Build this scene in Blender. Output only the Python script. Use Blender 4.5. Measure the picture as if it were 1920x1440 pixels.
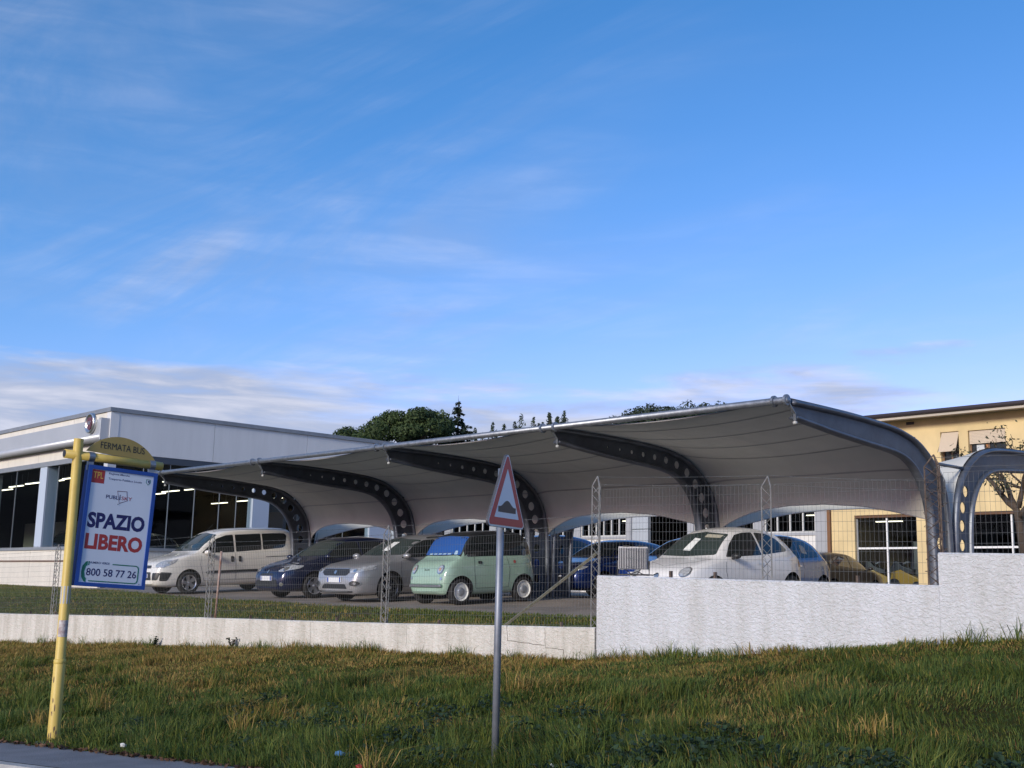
import bpy, bmesh, math, random
import numpy as np
from mathutils import Vector, Matrix, noise as mnoise
from mathutils.bvhtree import BVHTree
from mathutils.geometry import delaunay_2d_cdt

for o in list(bpy.data.objects):
    bpy.data.objects.remove(o)
SC = bpy.context.scene
COL = SC.collection
R = math.radians
random.seed(7)
RNG = np.random.default_rng(11)

# ---------------------------------------------------------------- camera, sky, sun, exposure
# world frame: origin at the photographer's eye, +x to the right along the carport row,
# +y into the car park, z = 0 at eye level (the road lies about 1.5 m below)
CAM_PITCH, CAM_ROLL, CAM_H = 0.1718, 0.022, 0.7546
fw = Vector((-math.cos(CAM_H) * math.cos(CAM_PITCH), math.sin(CAM_H) * math.cos(CAM_PITCH), math.sin(CAM_PITCH)))
rt = Vector((math.sin(CAM_H), math.cos(CAM_H), 0))
up = rt.cross(fw)
r2 = rt * math.cos(CAM_ROLL) + up * math.sin(CAM_ROLL)
u2 = up * math.cos(CAM_ROLL) - rt * math.sin(CAM_ROLL)
cam_data = bpy.data.cameras.new('camera')
cam = bpy.data.objects.new('camera', cam_data)
COL.objects.link(cam)
m = Matrix.Identity(4)
m.col[0][:3], m.col[1][:3], m.col[2][:3] = r2, u2, -fw
cam.matrix_world = m
cam_data.sensor_width = 36.0
cam_data.lens = 36.0 * 2187.9 / 1920.0
cam_data.clip_start, cam_data.clip_end = 0.1, 3000.0
SC.camera = cam

SUN_AZ, SUN_EL = R(-80), R(19)        # azimuth measured from +x, towards the sun (low behind the camera)
SUN_DIR = Vector((math.cos(SUN_AZ) * math.cos(SUN_EL), math.sin(SUN_AZ) * math.cos(SUN_EL), math.sin(SUN_EL)))
world = bpy.data.worlds.new('World')
SC.world = world
world.use_nodes = True
nt = world.node_tree
nt.nodes.clear()
N = nt.nodes.new
L_ = nt.links.new
sky = N('ShaderNodeTexSky')
sky.sky_type = 'NISHITA'
sky.sun_disc = False
sky.sun_elevation = SUN_EL
sky.sun_rotation = math.atan2(SUN_DIR.x, SUN_DIR.y)
sky.altitude = 200
sky.air_density, sky.dust_density, sky.ozone_density = 1.0, 0.35, 2.6
tc = N('ShaderNodeTexCoord')
sep = N('ShaderNodeSeparateXYZ')
L_(tc.outputs['Generated'], sep.inputs[0])


def wmath(op, a, b=None, clamp=False):
    n = N('ShaderNodeMath')
    n.operation = op
    n.use_clamp = clamp
    for i, v in enumerate((a, b)):
        if v is None:
            continue
        if isinstance(v, (int, float)):
            n.inputs[i].default_value = v
        else:
            L_(v, n.inputs[i])
    return n.outputs[0]


def wrange(v, a, b, c=0.0, d=1.0):
    n = N('ShaderNodeMapRange')
    n.interpolation_type = 'SMOOTHSTEP'
    L_(v, n.inputs[0])
    for i, t in enumerate((a, b, c, d)):
        n.inputs[i + 1].default_value = t
    return n.outputs[0]


def wnoise(vec, scale, detail, rough, dist=0.0):
    n = N('ShaderNodeTexNoise')
    n.inputs['Scale'].default_value = scale
    n.inputs['Detail'].default_value = detail
    n.inputs['Roughness'].default_value = rough
    n.inputs['Distortion'].default_value = dist
    L_(vec, n.inputs['Vector'])
    return n.outputs[0]


# camera-like grade of the clear sky: deeper azure overhead, pale blue towards the horizon
sepc = N('ShaderNodeSeparateColor')
L_(sky.outputs[0], sepc.inputs[0])
skyc = N('ShaderNodeCombineColor')
L_(wmath('MULTIPLY', wmath('POWER', sepc.outputs[0], 1.73), 0.27), skyc.inputs[0])
L_(wmath('MULTIPLY', sepc.outputs[1], 0.585), skyc.inputs[1])
L_(wmath('MULTIPLY', sepc.outputs[2], 0.83), skyc.inputs[2])
CLX, CLY, CLBX, CLBY = -2.62, 0.44, -1.30, 1.04
# cirrus: directions projected on a high plane so that the streaks lie in perspective
zc = wmath('MAXIMUM', sep.outputs[2], 0.02)
zc = wmath('ADD', zc, 0.12)
comb = N('ShaderNodeCombineXYZ')
L_(wmath('DIVIDE', sep.outputs[0], zc), comb.inputs[0])
L_(wmath('DIVIDE', sep.outputs[1], zc), comb.inputs[1])
mp = N('ShaderNodeMapping')
mp.inputs['Rotation'].default_value = (0, 0, R(62))
mp.inputs['Scale'].default_value = (0.55, 2.1, 1.0)
mp.inputs['Location'].default_value = (CLX, CLY, 0)
L_(comb.outputs[0], mp.inputs[0])
mpb = N('ShaderNodeMapping')
mpb.inputs['Location'].default_value = (CLBX, CLBY, 0)
L_(comb.outputs[0], mpb.inputs[0])
cir_a = wrange(wnoise(mp.outputs[0], 1.1, 8, 0.62, 0.9), 0.36, 0.86)
cir_b = wrange(wnoise(mpb.outputs[0], 0.55, 4, 0.5, 0.3), 0.36, 0.66)
cirrus = wmath('MULTIPLY', wmath('MULTIPLY', cir_a, cir_b), 0.62)
# low bank of stratus round the horizon with a ragged top
mp2 = N('ShaderNodeMapping')
mp2.inputs['Scale'].default_value = (1.0, 1.0, 5.5)
L_(tc.outputs['Generated'], mp2.inputs[0])
bank_n = wnoise(mp2.outputs[0], 3.6, 7, 0.55, 0.25)
top = wmath('ADD', wmath('MULTIPLY', bank_n, 0.22), 0.054)
bank = wrange(wmath('SUBTRACT', top, sep.outputs[2]), -0.015, 0.03)
mp3 = N('ShaderNodeMapping')
mp3.inputs['Scale'].default_value = (1.0, 1.0, 7.0)
L_(tc.outputs['Generated'], mp3.inputs[0])
inner = wnoise(mp3.outputs[0], 7.0, 6, 0.55, 0.4)
bank = wmath('MULTIPLY', bank, wrange(inner, 0.22, 0.5, 0.6, 0.97))
cloud = wmath('MAXIMUM', cirrus, bank)
ccol = N('ShaderNodeMix')
ccol.data_type = 'RGBA'
L_(wrange(inner, 0.35, 0.7), ccol.inputs[0])
ccol.inputs[6].default_value = (1.75, 2.05, 2.85, 1)
ccol.inputs[7].default_value = (3.35, 3.4, 3.9, 1)
mixc = N('ShaderNodeMix')
mixc.data_type = 'RGBA'
L_(cloud, mixc.inputs[0])
L_(skyc.outputs[0], mixc.inputs[6])
L_(ccol.outputs[2], mixc.inputs[7])
bg = N('ShaderNodeBackground')
bg.inputs[1].default_value = 0.136
L_(mixc.outputs[2], bg.inputs[0])
wout = N('ShaderNodeOutputWorld')
L_(bg.outputs[0], wout.inputs[0])

sun_data = bpy.data.lights.new('sun', 'SUN')
sun_data.energy = 1.9
sun_data.angle = R(12)
sun_data.color = (1.0, 0.95, 0.81)
sun = bpy.data.objects.new('sun', sun_data)
COL.objects.link(sun)
sun.rotation_euler = (-SUN_DIR).to_track_quat('-Z', 'Y').to_euler()
sun.location = (0, -20, 30)

SC.view_settings.view_transform = 'Standard'
SC.view_settings.look = 'None'
SC.view_settings.exposure = 0.78
SC.view_settings.gamma = 1.0
SC.render.engine = 'CYCLES'
SC.cycles.max_bounces = 9
SC.cycles.transparent_max_bounces = 24
SC.cycles.caustics_reflective = False
SC.cycles.caustics_refractive = False

# ---------------------------------------------------------------- helpers
MATS = {}


def mat(name, color, rough=0.6, metal=0.0, var=0.0, vscale=6.0, bump=0.0, bscale=30.0, bdetail=4.0, spec=None,
        coat=0.0, trans=0.0, col2=None, emit=None, estr=0.0, stretch=None, bdist=0.02):
    if name in MATS:
        return MATS[name]
    mt = bpy.data.materials.new(name)
    mt.use_nodes = True
    t = mt.node_tree
    b = t.nodes['Principled BSDF']
    b.inputs['Base Color'].default_value = (*color, 1)
    b.inputs['Roughness'].default_value = rough
    b.inputs['Metallic'].default_value = metal
    if spec is not None:
        b.inputs['Specular IOR Level'].default_value = spec
    if coat:
        b.inputs['Coat Weight'].default_value = coat
        b.inputs['Coat Roughness'].default_value = 0.05
    if emit:
        b.inputs['Emission Color'].default_value = (*emit, 1)
        b.inputs['Emission Strength'].default_value = estr
    co = t.nodes.new('ShaderNodeTexCoord')
    vec = co.outputs['Object']
    if stretch:
        mpn = t.nodes.new('ShaderNodeMapping')
        mpn.inputs['Scale'].default_value = stretch
        t.links.new(vec, mpn.inputs[0])
        vec = mpn.outputs[0]
    if var or col2:
        n = t.nodes.new('ShaderNodeTexNoise')
        n.inputs['Scale'].default_value = vscale
        n.inputs['Detail'].default_value = 6
        n.inputs['Roughness'].default_value = 0.62
        t.links.new(vec, n.inputs['Vector'])
        rmp = t.nodes.new('ShaderNodeValToRGB')
        rmp.color_ramp.elements[0].position = 0.34
        rmp.color_ramp.elements[1].position = 0.68
        if col2 is None:
            c0 = tuple(c * (1 - var) for c in color)
            c1 = tuple(min(1, c * (1 + var)) for c in color)
        else:
            c0, c1 = col2, color
        rmp.color_ramp.elements[0].color = (*c0, 1)
        rmp.color_ramp.elements[1].color = (*c1, 1)
        t.links.new(n.outputs[0], rmp.inputs[0])
        t.links.new(rmp.outputs[0], b.inputs['Base Color'])
        mr = t.nodes.new('ShaderNodeMapRange')
        mr.inputs[3].default_value = max(0.02, rough - 0.08)
        mr.inputs[4].default_value = min(1, rough + 0.1)
        t.links.new(n.outputs[0], mr.inputs[0])
        t.links.new(mr.outputs[0], b.inputs['Roughness'])
    if bump:
        n2 = t.nodes.new('ShaderNodeTexNoise')
        n2.inputs['Scale'].default_value = bscale
        n2.inputs['Detail'].default_value = bdetail
        t.links.new(vec, n2.inputs['Vector'])
        bp = t.nodes.new('ShaderNodeBump')
        bp.inputs['Strength'].default_value = bump
        bp.inputs['Distance'].default_value = bdist
        t.links.new(n2.outputs[0], bp.inputs['Height'])
        t.links.new(bp.outputs[0], b.inputs['Normal'])
    if trans:
        tr = t.nodes.new('ShaderNodeBsdfTranslucent')
        tr.inputs[0].default_value = (*color, 1)
        mx = t.nodes.new('ShaderNodeMixShader')
        mx.inputs[0].default_value = trans
        out = t.nodes['Material Output']
        t.links.new(b.outputs[0], mx.inputs[1])
        t.links.new(tr.outputs[0], mx.inputs[2])
        t.links.new(mx.outputs[0], out.inputs[0])
    MATS[name] = mt
    return mt


def glass_mat(name, tint=(0.75, 0.82, 0.82), base=0.0, rough=0.02):
    if name in MATS:
        return MATS[name]
    mt = bpy.data.materials.new(name)
    mt.use_nodes = True
    t = mt.node_tree
    t.nodes.remove(t.nodes['Principled BSDF'])
    tr = t.nodes.new('ShaderNodeBsdfTransparent')
    tr.inputs[0].default_value = (*tint, 1)
    gl = t.nodes.new('ShaderNodeBsdfGlossy')
    gl.inputs['Roughness'].default_value = rough
    mx = t.nodes.new('ShaderNodeMixShader')
    mx.inputs[0].default_value = base
    t.links.new(tr.outputs[0], mx.inputs[1])
    t.links.new(gl.outputs[0], mx.inputs[2])
    t.links.new(mx.outputs[0], t.nodes['Material Output'].inputs[0])
    MATS[name] = mt
    return mt


BASE = {}


def tag(o, label=None, cat=None, group=None, kind=None):
    if label:
        o['label'] = label
    if cat:
        o['category'] = cat
    if group:
        o['group'] = group
    if kind:
        o['kind'] = kind
    return o


def thing(name, label, cat, loc=(0, 0, 0), rotz=0.0, group=None, tilt=0.0):
    o = bpy.data.objects.new(name, None)
    o.empty_display_size = 0.2
    COL.objects.link(o)
    o.location = loc
    o.rotation_euler = (tilt, 0, rotz)
    BASE[o] = Vector(loc)
    return tag(o, label, cat, group)


def link(name, mesh, mt=None, parent=None, smooth=False):
    o = bpy.data.objects.new(name, mesh)
    COL.objects.link(o)
    if mt is not None:
        if isinstance(mt, (list, tuple)):
            for q in mt:
                mesh.materials.append(q)
        elif not mesh.materials:
            mesh.materials.append(mt)
    if smooth and len(mesh.polygons):
        mesh.polygons.foreach_set('use_smooth', [True] * len(mesh.polygons))
    if parent is not None:
        o.parent = parent
    return o


class MB:
    """collects verts and faces for ONE mesh"""

    def __init__(s):
        s.v, s.f, s.mi = [], [], []

    def add(s, vs, fs, mi=0):
        n = len(s.v)
        s.v += [tuple(p) for p in vs]
        s.f += [tuple(i + n for i in f) for f in fs]
        s.mi += [mi] * len(fs)
        return s

    def box(s, a, b, mi=0, mtx=None):
        x0, y0, z0 = (min(p, q) for p, q in zip(a, b))
        x1, y1, z1 = (max(p, q) for p, q in zip(a, b))
        vs = [(x0, y0, z0), (x1, y0, z0), (x1, y1, z0), (x0, y1, z0), (x0, y0, z1), (x1, y0, z1), (x1, y1, z1), (x0, y1, z1)]
        if mtx is not None:
            vs = [tuple(mtx @ Vector(p)) for p in vs]
        return s.add(vs, [(3, 2, 1, 0), (4, 5, 6, 7), (0, 1, 5, 4), (1, 2, 6, 5), (2, 3, 7, 6), (3, 0, 4, 7)], mi)

    def sweep(s, pts, r, n=8, mi=0, caps=True, ref=None):
        """round tube (r number, list of radii, or (rx, rz) ellipse) along a polyline"""
        pts = [Vector(p) for p in pts]
        k = len(pts)
        rings = []
        prev = None
        for i, p in enumerate(pts):
            d = (pts[min(i + 1, k - 1)] - pts[max(i - 1, 0)]).normalized()
            if prev is None:
                a = Vector(ref) if ref else (Vector((0, 0, 1)) if abs(d.z) < 0.9 else Vector((1, 0, 0)))
            else:
                a = prev
            a = (a - d * a.dot(d)).normalized()
            prev = a
            b = d.cross(a)
            rr = r[i] if isinstance(r, list) else r
            ra, rb = rr if isinstance(rr, tuple) else (rr, rr)
            rings.append([p + a * (math.cos(2 * math.pi * j / n) * ra) + b * (math.sin(2 * math.pi * j / n) * rb) for j in range(n)])
        vs = [q for ring in rings for q in ring]
        fs = []
        for i in range(k - 1):
            for j in range(n):
                fs.append((i * n + j, i * n + (j + 1) % n, (i + 1) * n + (j + 1) % n, (i + 1) * n + j))
        if caps:
            fs.append(tuple(reversed(range(n))))
            fs.append(tuple((k - 1) * n + j for j in range(n)))
        return s.add(vs, fs, mi)

    def tube(s, p, q, r, n=8, mi=0, caps=True):
        return s.sweep([p, q], r, n, mi, caps)

    def lathe(s, prof, n=24, axis='x', c=(0, 0, 0), mi=0, caps=True):
        """prof: (along, radius) pairs revolved round an axis through c"""
        vs, fs = [], []
        for a, r in prof:
            for j in range(n):
                t = 2 * math.pi * j / n
                e = (a, r * math.cos(t), r * math.sin(t)) if axis == 'x' else ((r * math.cos(t), a, r * math.sin(t)) if axis == 'y' else (r * math.cos(t), r * math.sin(t), a))
                vs.append((e[0] + c[0], e[1] + c[1], e[2] + c[2]))
        for i in range(len(prof) - 1):
            for j in range(n):
                fs.append((i * n + j, i * n + (j + 1) % n, (i + 1) * n + (j + 1) % n, (i + 1) * n + j))
        if caps and prof[0][1] > 1e-4:
            fs.append(tuple(range(n)))
        if caps and prof[-1][1] > 1e-4:
            fs.append(tuple((len(prof) - 1) * n + j for j in range(n)))
        return s.add(vs, fs, mi)

    def mesh(s, name, base=None, xf=None):
        me = bpy.data.meshes.new(name)
        vs = s.v
        if xf is not None:
            vs = [tuple(xf @ Vector(p)) for p in vs]
        if base is not None:
            vs = [(p[0] - base[0], p[1] - base[1], p[2] - base[2]) for p in vs]
        me.from_pydata(vs, [], s.f)
        if any(s.mi):
            me.polygons.foreach_set('material_index', s.mi)
        me.update()
        bm = bmesh.new()
        bm.from_mesh(me)
        bmesh.ops.recalc_face_normals(bm, faces=bm.faces)
        bm.to_mesh(me)
        bm.free()
        return me

    def build(s, name, mt, parent=None, smooth=False, world=False, label=None):
        base = None
        if world and parent is not None:
            p = parent
            while p not in BASE:
                p = p.parent
            base = BASE[p]
        o = link(name, s.mesh(name, base), mt, parent, smooth)
        if label:
            o['label'] = label
        return o


def autosmooth(o, ang=35):
    me = o.data
    bm = bmesh.new()
    bm.from_mesh(me)
    for e in bm.edges:
        if len(e.link_faces) == 2 and e.calc_face_angle(0) > R(ang):
            e.smooth = False
    for f in bm.faces:
        f.smooth = True
    bm.to_mesh(me)
    bm.free()
    return o


def eval_mesh(o):
    dg = bpy.context.evaluated_depsgraph_get()
    me = bpy.data.meshes.new_from_object(o.evaluated_get(dg))
    return me


def plate_mesh(loops, depth, xf=None, bevel=0.0):
    """flat plate with holes from closed 2D loops (first the outline), thickness 2*depth"""
    cu = bpy.data.curves.new('outline', 'CURVE')
    cu.dimensions = '2D'
    cu.fill_mode = 'BOTH'
    cu.extrude = depth
    cu.bevel_depth = bevel
    for lp in loops:
        sp = cu.splines.new('POLY')
        sp.points.add(len(lp) - 1)
        for i, p in enumerate(lp):
            sp.points[i].co = (p[0], p[1], 0, 1)
        sp.use_cyclic_u = True
    o = bpy.data.objects.new('outline', cu)
    COL.objects.link(o)
    bpy.context.view_layer.update()
    me = eval_mesh(o)
    bpy.data.objects.remove(o)
    bpy.data.curves.remove(cu)
    if xf is not None:
        me.transform(xf)
    return me


def text_mesh(body, size, xf=None, extrude=0.001, bold=0.0, sx=1.0, align='CENTER', spacing=1.0, width=None, shear=0.0):
    cu = bpy.data.curves.new('lettering', 'FONT')
    cu.body = body
    cu.size = size
    cu.extrude = extrude
    cu.offset = bold
    cu.align_x = align
    cu.align_y = 'CENTER'
    cu.space_character = spacing
    cu.shear = shear
    cu.resolution_u = 3
    o = bpy.data.objects.new('lettering', cu)
    COL.objects.link(o)
    bpy.context.view_layer.update()
    me = eval_mesh(o)
    bpy.data.objects.remove(o)
    bpy.data.curves.remove(cu)
    if width:
        xs = [v.co.x for v in me.vertices]
        sx = width / (max(xs) - min(xs))
    me.transform(Matrix.Diagonal((sx, 1, 1, 1)))
    if xf is not None:
        me.transform(xf)
    return me


def frame_mtx(origin, ex, ey):
    """matrix that carries the XY plane to the plane through origin spanned by ex, ey"""
    ex, ey = Vector(ex).normalized(), Vector(ey).normalized()
    ez = ex.cross(ey)
    mm = Matrix.Identity(4)
    mm.col[0][:3], mm.col[1][:3], mm.col[2][:3] = ex, ey, ez
    mm.translation = Vector(origin)
    return mm


def interp(tab, x):
    if x <= tab[0][0]:
        return tab[0][1]
    for (a, b), (c, d) in zip(tab, tab[1:]):
        if x <= c:
            return b + (d - b) * (x - a) / (c - a)
    return tab[-1][1]


def smooth_tab(tab):
    """monotone-ish smooth interpolation (Catmull-Rom in x) of a table"""
    xs = np.array([p[0] for p in tab], float)
    ys = np.array([p[1] for p in tab], float)
    d = np.diff(ys) / np.diff(xs)
    mslope = np.zeros(len(xs))
    mslope[0], mslope[-1] = d[0], d[-1]
    for i in range(1, len(xs) - 1):
        mslope[i] = 0 if d[i - 1] * d[i] <= 0 else 2 * d[i - 1] * d[i] / (d[i - 1] + d[i])

    def f(x):
        x = min(max(x, xs[0]), xs[-1])
        i = min(max(int(np.searchsorted(xs, x)) - 1, 0), len(xs) - 2)
        h = xs[i + 1] - xs[i]
        t = (x - xs[i]) / h
        return float((2 * t**3 - 3 * t**2 + 1) * ys[i] + (t**3 - 2 * t**2 + t) * h * mslope[i] + (-2 * t**3 + 3 * t**2) * ys[i + 1] + (t**3 - t**2) * h * mslope[i + 1])
    return f


# common materials
M_GALV = mat('galvanised_steel', (0.30, 0.32, 0.35), 0.45, 0.75, var=0.22, vscale=9, bump=0.05, bscale=60)
M_STEEL = mat('grey_painted_steel', (0.085, 0.095, 0.115), 0.5, 0.35, var=0.2, vscale=4)
M_WIRE = mat('fence_wire', (0.17, 0.175, 0.175), 0.6, 0.4, var=0.2, vscale=3)
M_WHITE = mat('white_paint', (0.78, 0.78, 0.77), 0.5, var=0.05, vscale=3)
M_BLACK = mat('black_rubber', (0.015, 0.015, 0.016), 0.75)
M_DARK = mat('dark_plastic', (0.02, 0.021, 0.023), 0.45)
M_CHROME = mat('chrome', (0.62, 0.62, 0.62), 0.28, 0.9)
M_GLASS = glass_mat('window_glass', (0.80, 0.85, 0.87), 0.006)
M_TUBE = mat('fluorescent_tube', (0.9, 0.9, 0.8), 0.5, emit=(1.0, 0.86, 0.62), estr=3.0)

# ---------------------------------------------------------------- ground heights
WALL = [(-60, 7.87), (-27.74, 10.2), (-5.05, 11.84), (12, 13.07)]      # line of the boundary wall (x, y)
BASE_Z = [(-60, -2.3), (-27.8, -1.52), (-19.75, -1.21), (-14.88, -1.04), (-10.49, -0.92), (-5.97, -0.49), (-5.1, -0.40), (0, -0.05), (12, 0.6)]
TOP_Z = [(-60, -1.3), (-27.74, -0.86), (-19.69, -0.68), (-14.84, -0.60), (-10.44, -0.50), (12, -0.30)]
y_wall = lambda x: interp(WALL, x)
y_kerb = lambda x: 4.19 + 0.18 * (x + 11.09) if x > -11.09 else 4.19 + 0.10 * (x + 11.09)
z_kerb = lambda x: -1.50 + 0.036 * (x + 11.09) if x > -11.09 else -1.50 + 0.026 * (x + 11.09)


def z_lot(x, y):
    zl = -1.207 + 0.05 * y if y < 19.5 else -0.232 + 0.003 * (y - 19.5)
    k = min(max((y - y_wall(x)) / 3.0, 0), 1)
    k = k * k * (3 - 2 * k)
    return (interp(TOP_Z, x) - 0.07) * (1 - k) + zl * k


def z_bank(x, y):
    a, b = y_kerb(x), y_wall(x)
    t = min(max((y - a) / (b - a), 0), 1)
    z = z_kerb(x) + (interp(BASE_Z, x) - z_kerb(x)) * (0.75 * t + 0.25 * t * t)
    n = mnoise.noise(Vector((x * 0.55, y * 0.55, 3))) * 0.06 + mnoise.noise(Vector((x * 1.7, y * 1.7, 9))) * 0.025
    return z + n * min(1, t * 6) * min(1, (1 - t) * 8 + 0.2)


def sheet(name, xs, ys_fn, nz, zfn, mt, parent=None):
    """grid between two y lines: ys_fn(x) -> (y0, y1)"""
    vs, fs = [], []
    for x in xs:
        a, b = ys_fn(x)
        for j in range(nz + 1):
            y = a + (b - a) * j / nz
            vs.append((x, y, zfn(x, y)))
    k = nz + 1
    for i in range(len(xs) - 1):
        for j in range(nz):
            fs.append((i * k + j, (i + 1) * k + j, (i + 1) * k + j + 1, i * k + j + 1))
    me = bpy.data.meshes.new(name)
    me.from_pydata(vs, [], fs)
    me.update()
    o = link(name, me, mt, parent, True)
    return o

# ---------------------------------------------------------------- the ground
M_SOIL = mat('bank_soil', (0.050, 0.055, 0.013), 0.95, col2=(0.034, 0.026, 0.010), vscale=3.5, bump=0.6, bscale=14, spec=0.03)
M_LOTGRASS = mat('mown_turf', (0.075, 0.095, 0.028), 0.95, col2=(0.085, 0.062, 0.035), vscale=1.3, bump=0.5, bscale=25, spec=0.05)
M_ASPH = mat('worn_asphalt', (0.30, 0.25, 0.205), 0.9, col2=(0.17, 0.145, 0.12), vscale=0.8, bump=0.25, bscale=60)
M_ROAD = mat('road_asphalt', (0.10, 0.10, 0.105), 0.9, var=0.25, vscale=2.2, bump=0.35, bscale=90)
M_PAVE = mat('pavement_asphalt', (0.155, 0.16, 0.175), 0.88, var=0.18, vscale=3.0, bump=0.35, bscale=80)
M_KERB = mat('kerb_concrete', (0.36, 0.35, 0.33), 0.85, var=0.18, vscale=4, bump=0.3, bscale=40)

xs_far = list(np.linspace(-700, 500, 25))
g = MB()
vs, fs = [], []
for x in xs_far:
    for y in np.linspace(-500, 1200, 35):
        vs.append((x, y, -3.0))
for i in range(24):
    for j in range(34):
        fs.append((i * 35 + j, (i + 1) * 35 + j, (i + 1) * 35 + j + 1, i * 35 + j + 1))
g.add(vs, fs)
tag(g.build('ground', M_LOTGRASS), kind='structure')
xs = list(np.arange(-60, 12.01, 0.5))
tag(sheet('grass_bank', list(np.arange(-60, 12.01, 0.25)), lambda x: (y_kerb(x), y_wall(x) + 0.1), 28, z_bank, M_SOIL), kind='structure')
tag(sheet('car_park', xs, lambda x: (y_wall(x) + 0.05, 80.0), 90, z_lot, M_ASPH), kind='structure')
LOT_EDGE = [(-60, 17.0), (-49, 16.95), (-34.2, 16.0), (-28.7, 15.0), (-22.3, 14.45), (-19.3, 14.3), (-16, 14.3), (-13.5, 14.4), (-9, 14.3), (12, 14.2)]
y_edge = lambda x: interp(LOT_EDGE, x) + 0.16 * mnoise.noise(Vector((x * 0.8, 2, 5)))
tag(sheet('car_park_verge', list(np.arange(-60, 12.01, 0.25)), lambda x: (y_wall(x) + 0.06, y_edge(x)), 10, lambda x, y: z_lot(x, y) + 0.012, M_LOTGRASS), kind='structure')
tag(sheet('pavement', xs, lambda x: (y_kerb(x) - 0.78, y_kerb(x) + 0.02), 3, lambda x, y: z_kerb(x) + 0.015, M_PAVE), kind='structure')
tag(sheet('road', xs, lambda x: (y_kerb(x) - 30, y_kerb(x) - 0.9), 6, lambda x, y: z_kerb(x) - 0.11, M_ROAD), kind='structure')
kerb_root = tag(bpy.data.objects.new('kerb', None), kind='structure')
COL.objects.link(kerb_root)
for i in range(16):
    a, b = -22 + i * 1.0, -21.012 + i * 1.0
    kb = MB()
    vs = []
    for x in (a, b):
        yk = y_kerb(x) - 0.78
        zk = z_kerb(x)
        vs += [(x, yk - 0.13, zk - 0.3), (x, yk - 0.13, zk - 0.015), (x, yk - 0.11, zk + 0.012), (x, yk - 0.004, zk + 0.012), (x, yk - 0.004, zk - 0.3)]
    kb.add(vs, [(0, 1, 6, 5), (1, 2, 7, 6), (2, 3, 8, 7), (3, 4, 9, 8), (4, 3, 2, 1, 0), (5, 6, 7, 8, 9)])
    kb.build('kerb_stone', M_KERB, kerb_root)

# ---------------------------------------------------------------- boundary walls
def stucco_mat(name, color, dirt, scale, strength):
    mt = bpy.data.materials.new(name)
    mt.use_nodes = True
    t = mt.node_tree
    b = t.nodes['Principled BSDF']
    b.inputs['Roughness'].default_value = 0.85
    co = t.nodes.new('ShaderNodeTexCoord')
    vo = t.nodes.new('ShaderNodeTexNoise')
    vo.inputs['Scale'].default_value = scale
    vo.inputs['Detail'].default_value = 5
    vo.inputs['Roughness'].default_value = 0.58
    vo.inputs['Distortion'].default_value = 0.9
    mpn = t.nodes.new('ShaderNodeMapping')
    mpn.inputs['Scale'].default_value = (1.0, 1.0, 1.5)
    t.links.new(co.outputs['Object'], mpn.inputs[0])
    t.links.new(mpn.outputs[0], vo.inputs['Vector'])
    rr = t.nodes.new('ShaderNodeValToRGB')
    rr.color_ramp.elements[0].position = 0.32
    rr.color_ramp.elements[1].position = 0.68
    t.links.new(vo.outputs[0], rr.inputs[0])
    bp = t.nodes.new('ShaderNodeBump')
    bp.inputs['Strength'].default_value = strength
    bp.inputs['Distance'].default_value = 0.03
    t.links.new(rr.outputs[0], bp.inputs['Height'])
    t.links.new(bp.outputs[0], b.inputs['Normal'])
    n = t.nodes.new('ShaderNodeTexNoise')
    n.inputs['Scale'].default_value = 1.6
    n.inputs['Detail'].default_value = 8
    n.inputs['Roughness'].default_value = 0.7
    mp_ = t.nodes.new('ShaderNodeMapping')
    mp_.inputs['Scale'].default_value = (2.6, 1.0, 0.45)
    t.links.new(co.outputs['Object'], mp_.inputs[0])
    t.links.new(mp_.outputs[0], n.inputs['Vector'])
    r2_ = t.nodes.new('ShaderNodeValToRGB')
    r2_.color_ramp.elements[0].position = 0.30
    r2_.color_ramp.elements[1].position = 0.60
    r2_.color_ramp.elements[0].color = (*dirt, 1)
    r2_.color_ramp.elements[1].color = (*color, 1)
    t.links.new(n.outputs[0], r2_.inputs[0])
    t.links.new(r2_.outputs[0], b.inputs['Base Color'])
    MATS[name] = mt
    return mt


M_STUC = stucco_mat('white_rough_plaster', (0.64, 0.655, 0.68), (0.53, 0.53, 0.52), 19.0, 0.6)
M_LOW = stucco_mat('cream_worn_plaster', (0.66, 0.63, 0.57), (0.44, 0.41, 0.35), 14.0, 0.5)
M_CRACK = mat('crack_shadow', (0.10, 0.085, 0.07), 0.95)


def wall_strip(xs, ztop, thick, zbot=-2.6):
    w = MB()
    vs, fs = [], []
    for i, x in enumerate(xs):
        y = y_wall(x)
        wob = 0.006 * mnoise.noise(Vector((x * 2.1, 0, 7)))
        z1 = ztop(x) + wob
        vs += [(x, y, zbot), (x, y - 0.004 + wob, z1 - 0.015), (x, y + 0.015, z1), (x, y + thick - 0.015, z1), (x, y + thick, z1 - 0.015), (x, y + thick, zbot)]
    for i in range(len(xs) - 1):
        for j in range(6):
            a, b = i * 6 + j, i * 6 + (j + 1) % 6
            fs.append((a, b, b + 6, a + 6))
    fs += [tuple(range(6)), tuple(reversed(range((len(xs) - 1) * 6, len(xs) * 6)))]
    w.add(vs, fs)
    return w


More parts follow.
